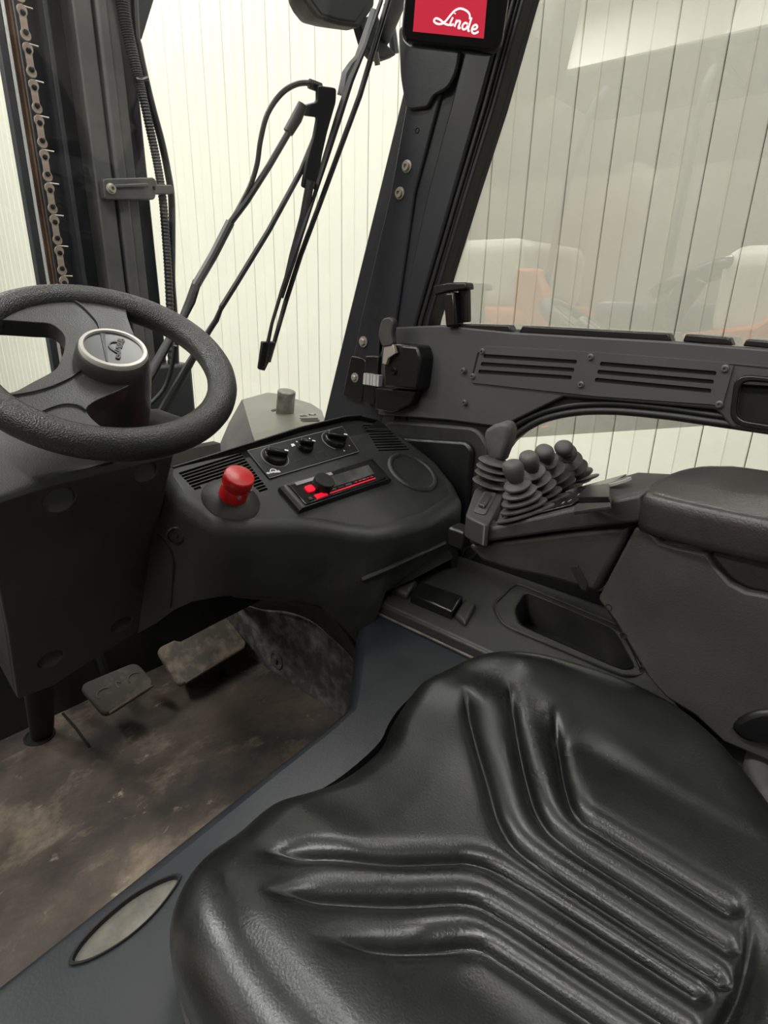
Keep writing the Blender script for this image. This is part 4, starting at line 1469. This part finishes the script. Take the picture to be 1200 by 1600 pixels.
B().prism(roundpoly([at(x, y, Y=MY - .03) for x, y in ((161, 279), (240, 277), (246, 284), (243, 309), (240, 312), (164, 312))], .006), (0, .02, 0)).build('clamp_bar', M_MAST, cl, bevel=.004)
B().prism([at(x, y, Y=MY - .034) for x, y in ((180, 288), (232, 286), (232, 292), (180, 294))], (0, .006, 0)).build('clamp_rib', M_MAST, cl, bevel=.002)
B().lathe([(.010, 0), (.010, .003), (.007, .004), (.007, .010), (.0035, .010), (.003, .005), (0, .005)], at(173, 295, Y=MY - .03), (0, -1, 0), 18).build('clamp_bolt', M_BOLT, cl)
B().prism(roundpoly([at(x, y, Y=MY - .03) for x, y in ((237, 288), (270, 289), (271, 303), (238, 303))], .005), (0, .025, 0)).build('p_clip', M_WIPG, cl, bevel=.003)

# ------------------------------------------------------------------ fender with steel post
FZ = .60
fen = thing('front_fender', 'grey painted front fender plate outside the windscreen', 'fender', at(440, 690, Z=FZ - .1))
pc = at(440, 641, Z=FZ)
pr_ = (at(457, 641, Z=FZ) - pc).length
hole_ = [pc + V((math.cos(a), math.sin(a), 0)) * pr_ * 1.0 for a in [2 * math.pi * k / 28 for k in range(28)]]
fo = ats([(378, 624), (418, 613), (434, 615), (486, 630), (503, 641), (520, 690), (397, 690)], Z=FZ)
B().plate(fo, [hole_], (0, 0, -.008)).build('top_plate', M_FEND, fen, bevel=.002)
sd = [fo[0], fo[-1], at(395, 720, Z=FZ), at(330, 720, Z=FZ - .12), at(338, 704, Z=FZ - .10), at(372, 640, Z=FZ - .02)]
B().loft([[fo[0], fo[-1]], [at(358, 660, Z=FZ - .05), at(380, 720, Z=FZ - .06)], [at(330, 725, Z=FZ - .12), at(345, 760, Z=FZ - .14)]], False, False, False).build('side_cheek', M_MAST, fen)
b = B()
o = at(481, 651, Z=FZ + .0008)
ux, uy = V((.82, -.57, 0)), V((.57, .82, 0))
for k in range(4):
    b.box(o + uy * (-.012 * k - .02), (.045 - .006 * (k % 2), .0035, .0006), (ux, uy, V((0, 0, 1))))
b.box(o + uy * .026 + ux * .014, (.016, .014, .0006), (ux, uy, V((0, 0, 1))))
b.ribbon([o + uy * .004 - ux * .014, o + uy * .016 - ux * .008, o + uy * .006, o + uy * .012 - ux * .018], .003, (0, 0, 1), .0006)
b.build('stencil_print', M_DARK, fen)
b = B().box(o + uy * .026 + ux * .014 + V((0, 0, .0006)), (.010, .003, .0006), (ux, uy, V((0, 0, 1))))
b.box(o + uy * .026 + ux * .014 + V((0, 0, .0006)), (.003, .009, .0006), (ux, uy, V((0, 0, 1))))
b.build('stencil_cross', M_WHITE, fen)
post = thing('steel_post', 'bare steel post standing in the round hole of the fender', 'post', at(446, 646, Z=FZ - .06))
pb = at(445, 645, Z=FZ)
pt = at(448, 610, X=pb.x)
rad_ = (at(460.5, 628, X=pb.x) - at(435.5, 628, X=pb.x)).length / 2 * .72
B().lathe([(rad_, -.06), (rad_, pt.z - pb.z - .002), (rad_ - .002, pt.z - pb.z), (0, pt.z - pb.z)], pb, (pt - pb).normalized(), 28).build('post_body', M_POST, post)

# ------------------------------------------------------------------ neighbouring truck, mirrored in the door glass
tk = thing('parked_forklift', 'orange and light grey forklift mirrored in the door glass', 'forklift', (-2.1, 1.3, GZ))
B().box((-2.15, 2.35, 1.02), (1.0, .75, .42)).build('front_cowl', M_TRUCKW, tk, bevel=.09, seg=4)
B().box((-2.15, 2.30, .62), (1.04, .85, .42)).build('orange_skirt', M_ORANGE, tk, bevel=.06, seg=3)
B().prism([V((-1.64, 1.55, .5)), V((-1.64, 2.0, .5)), V((-1.64, 2.0, 1.05)), V((-1.64, 1.85, 1.05))], (-.1, 0, 0)).build('orange_wedge', M_ORANGE, tk, bevel=.02)
B().box((-2.15, .45, .92), (1.0, .80, .46)).build('rear_hood', M_TRUCKW, tk, bevel=.10, seg=4)
B().prism([V((-1.60, .0, .45)), V((-1.60, 1.0, .45)), V((-1.60, .95, .72)), V((-1.60, .62, .78)), V((-1.60, .42, .98)), V((-1.60, .15, .98)), V((-1.60, .0, .8))], (-.06, 0, 0)).build('orange_flank', M_ORANGE, tk, bevel=.02)
for y0, y1 in ((1.85, 1.62), (1.12, 1.08)):
    B().tube(catmull([(-1.72, y0, .6), (-1.72, y0 * .6 + y1 * .4, 1.5), (-1.76, y1, 1.95), (-2.3, y1, 2.0)], 5), .022, 10).build('guard_pillar', M_MAST, tk)
B().box((-2.2, 1.3, 2.06), (.9, 1.5, .06)).build('guard_roof', M_MASTD, tk, bevel=.02)
sw2 = [V((-1.75 + .18 * math.cos(a) * .95, .98 + .18 * math.sin(a), 1.0 - .08 * math.sin(a))) for a in [2 * math.pi * k / 40 for k in range(40)]]
B().tube(sw2, .03, 10, closed=True).build('wheel_rim', M_GLOSS, tk)
B().tube([(-1.75, .98, 1.0), (-1.75, 1.25, .4)], .07, 10).build('wheel_column', M_BLACK, tk)
B().box((-2.1, 1.25, .62), (.8, .5, .5)).build('cab_well', M_MASTD, tk, bevel=.05, seg=3)
B().box((-2.15, 1.3, .08), (1.0, 2.9, .9)).build('chassis', M_MASTD, tk, bevel=.03)
for y_ in (.4, 2.4):
    B().lathe([(.3, -.1), (.35, -.08), (.35, .08), (.3, .1), (.15, .1), (.15, .08), (0, .08)], (-1.52, y_, GZ + .35), (1, 0, 0), 28).build('tyre', M_SEAL, tk)
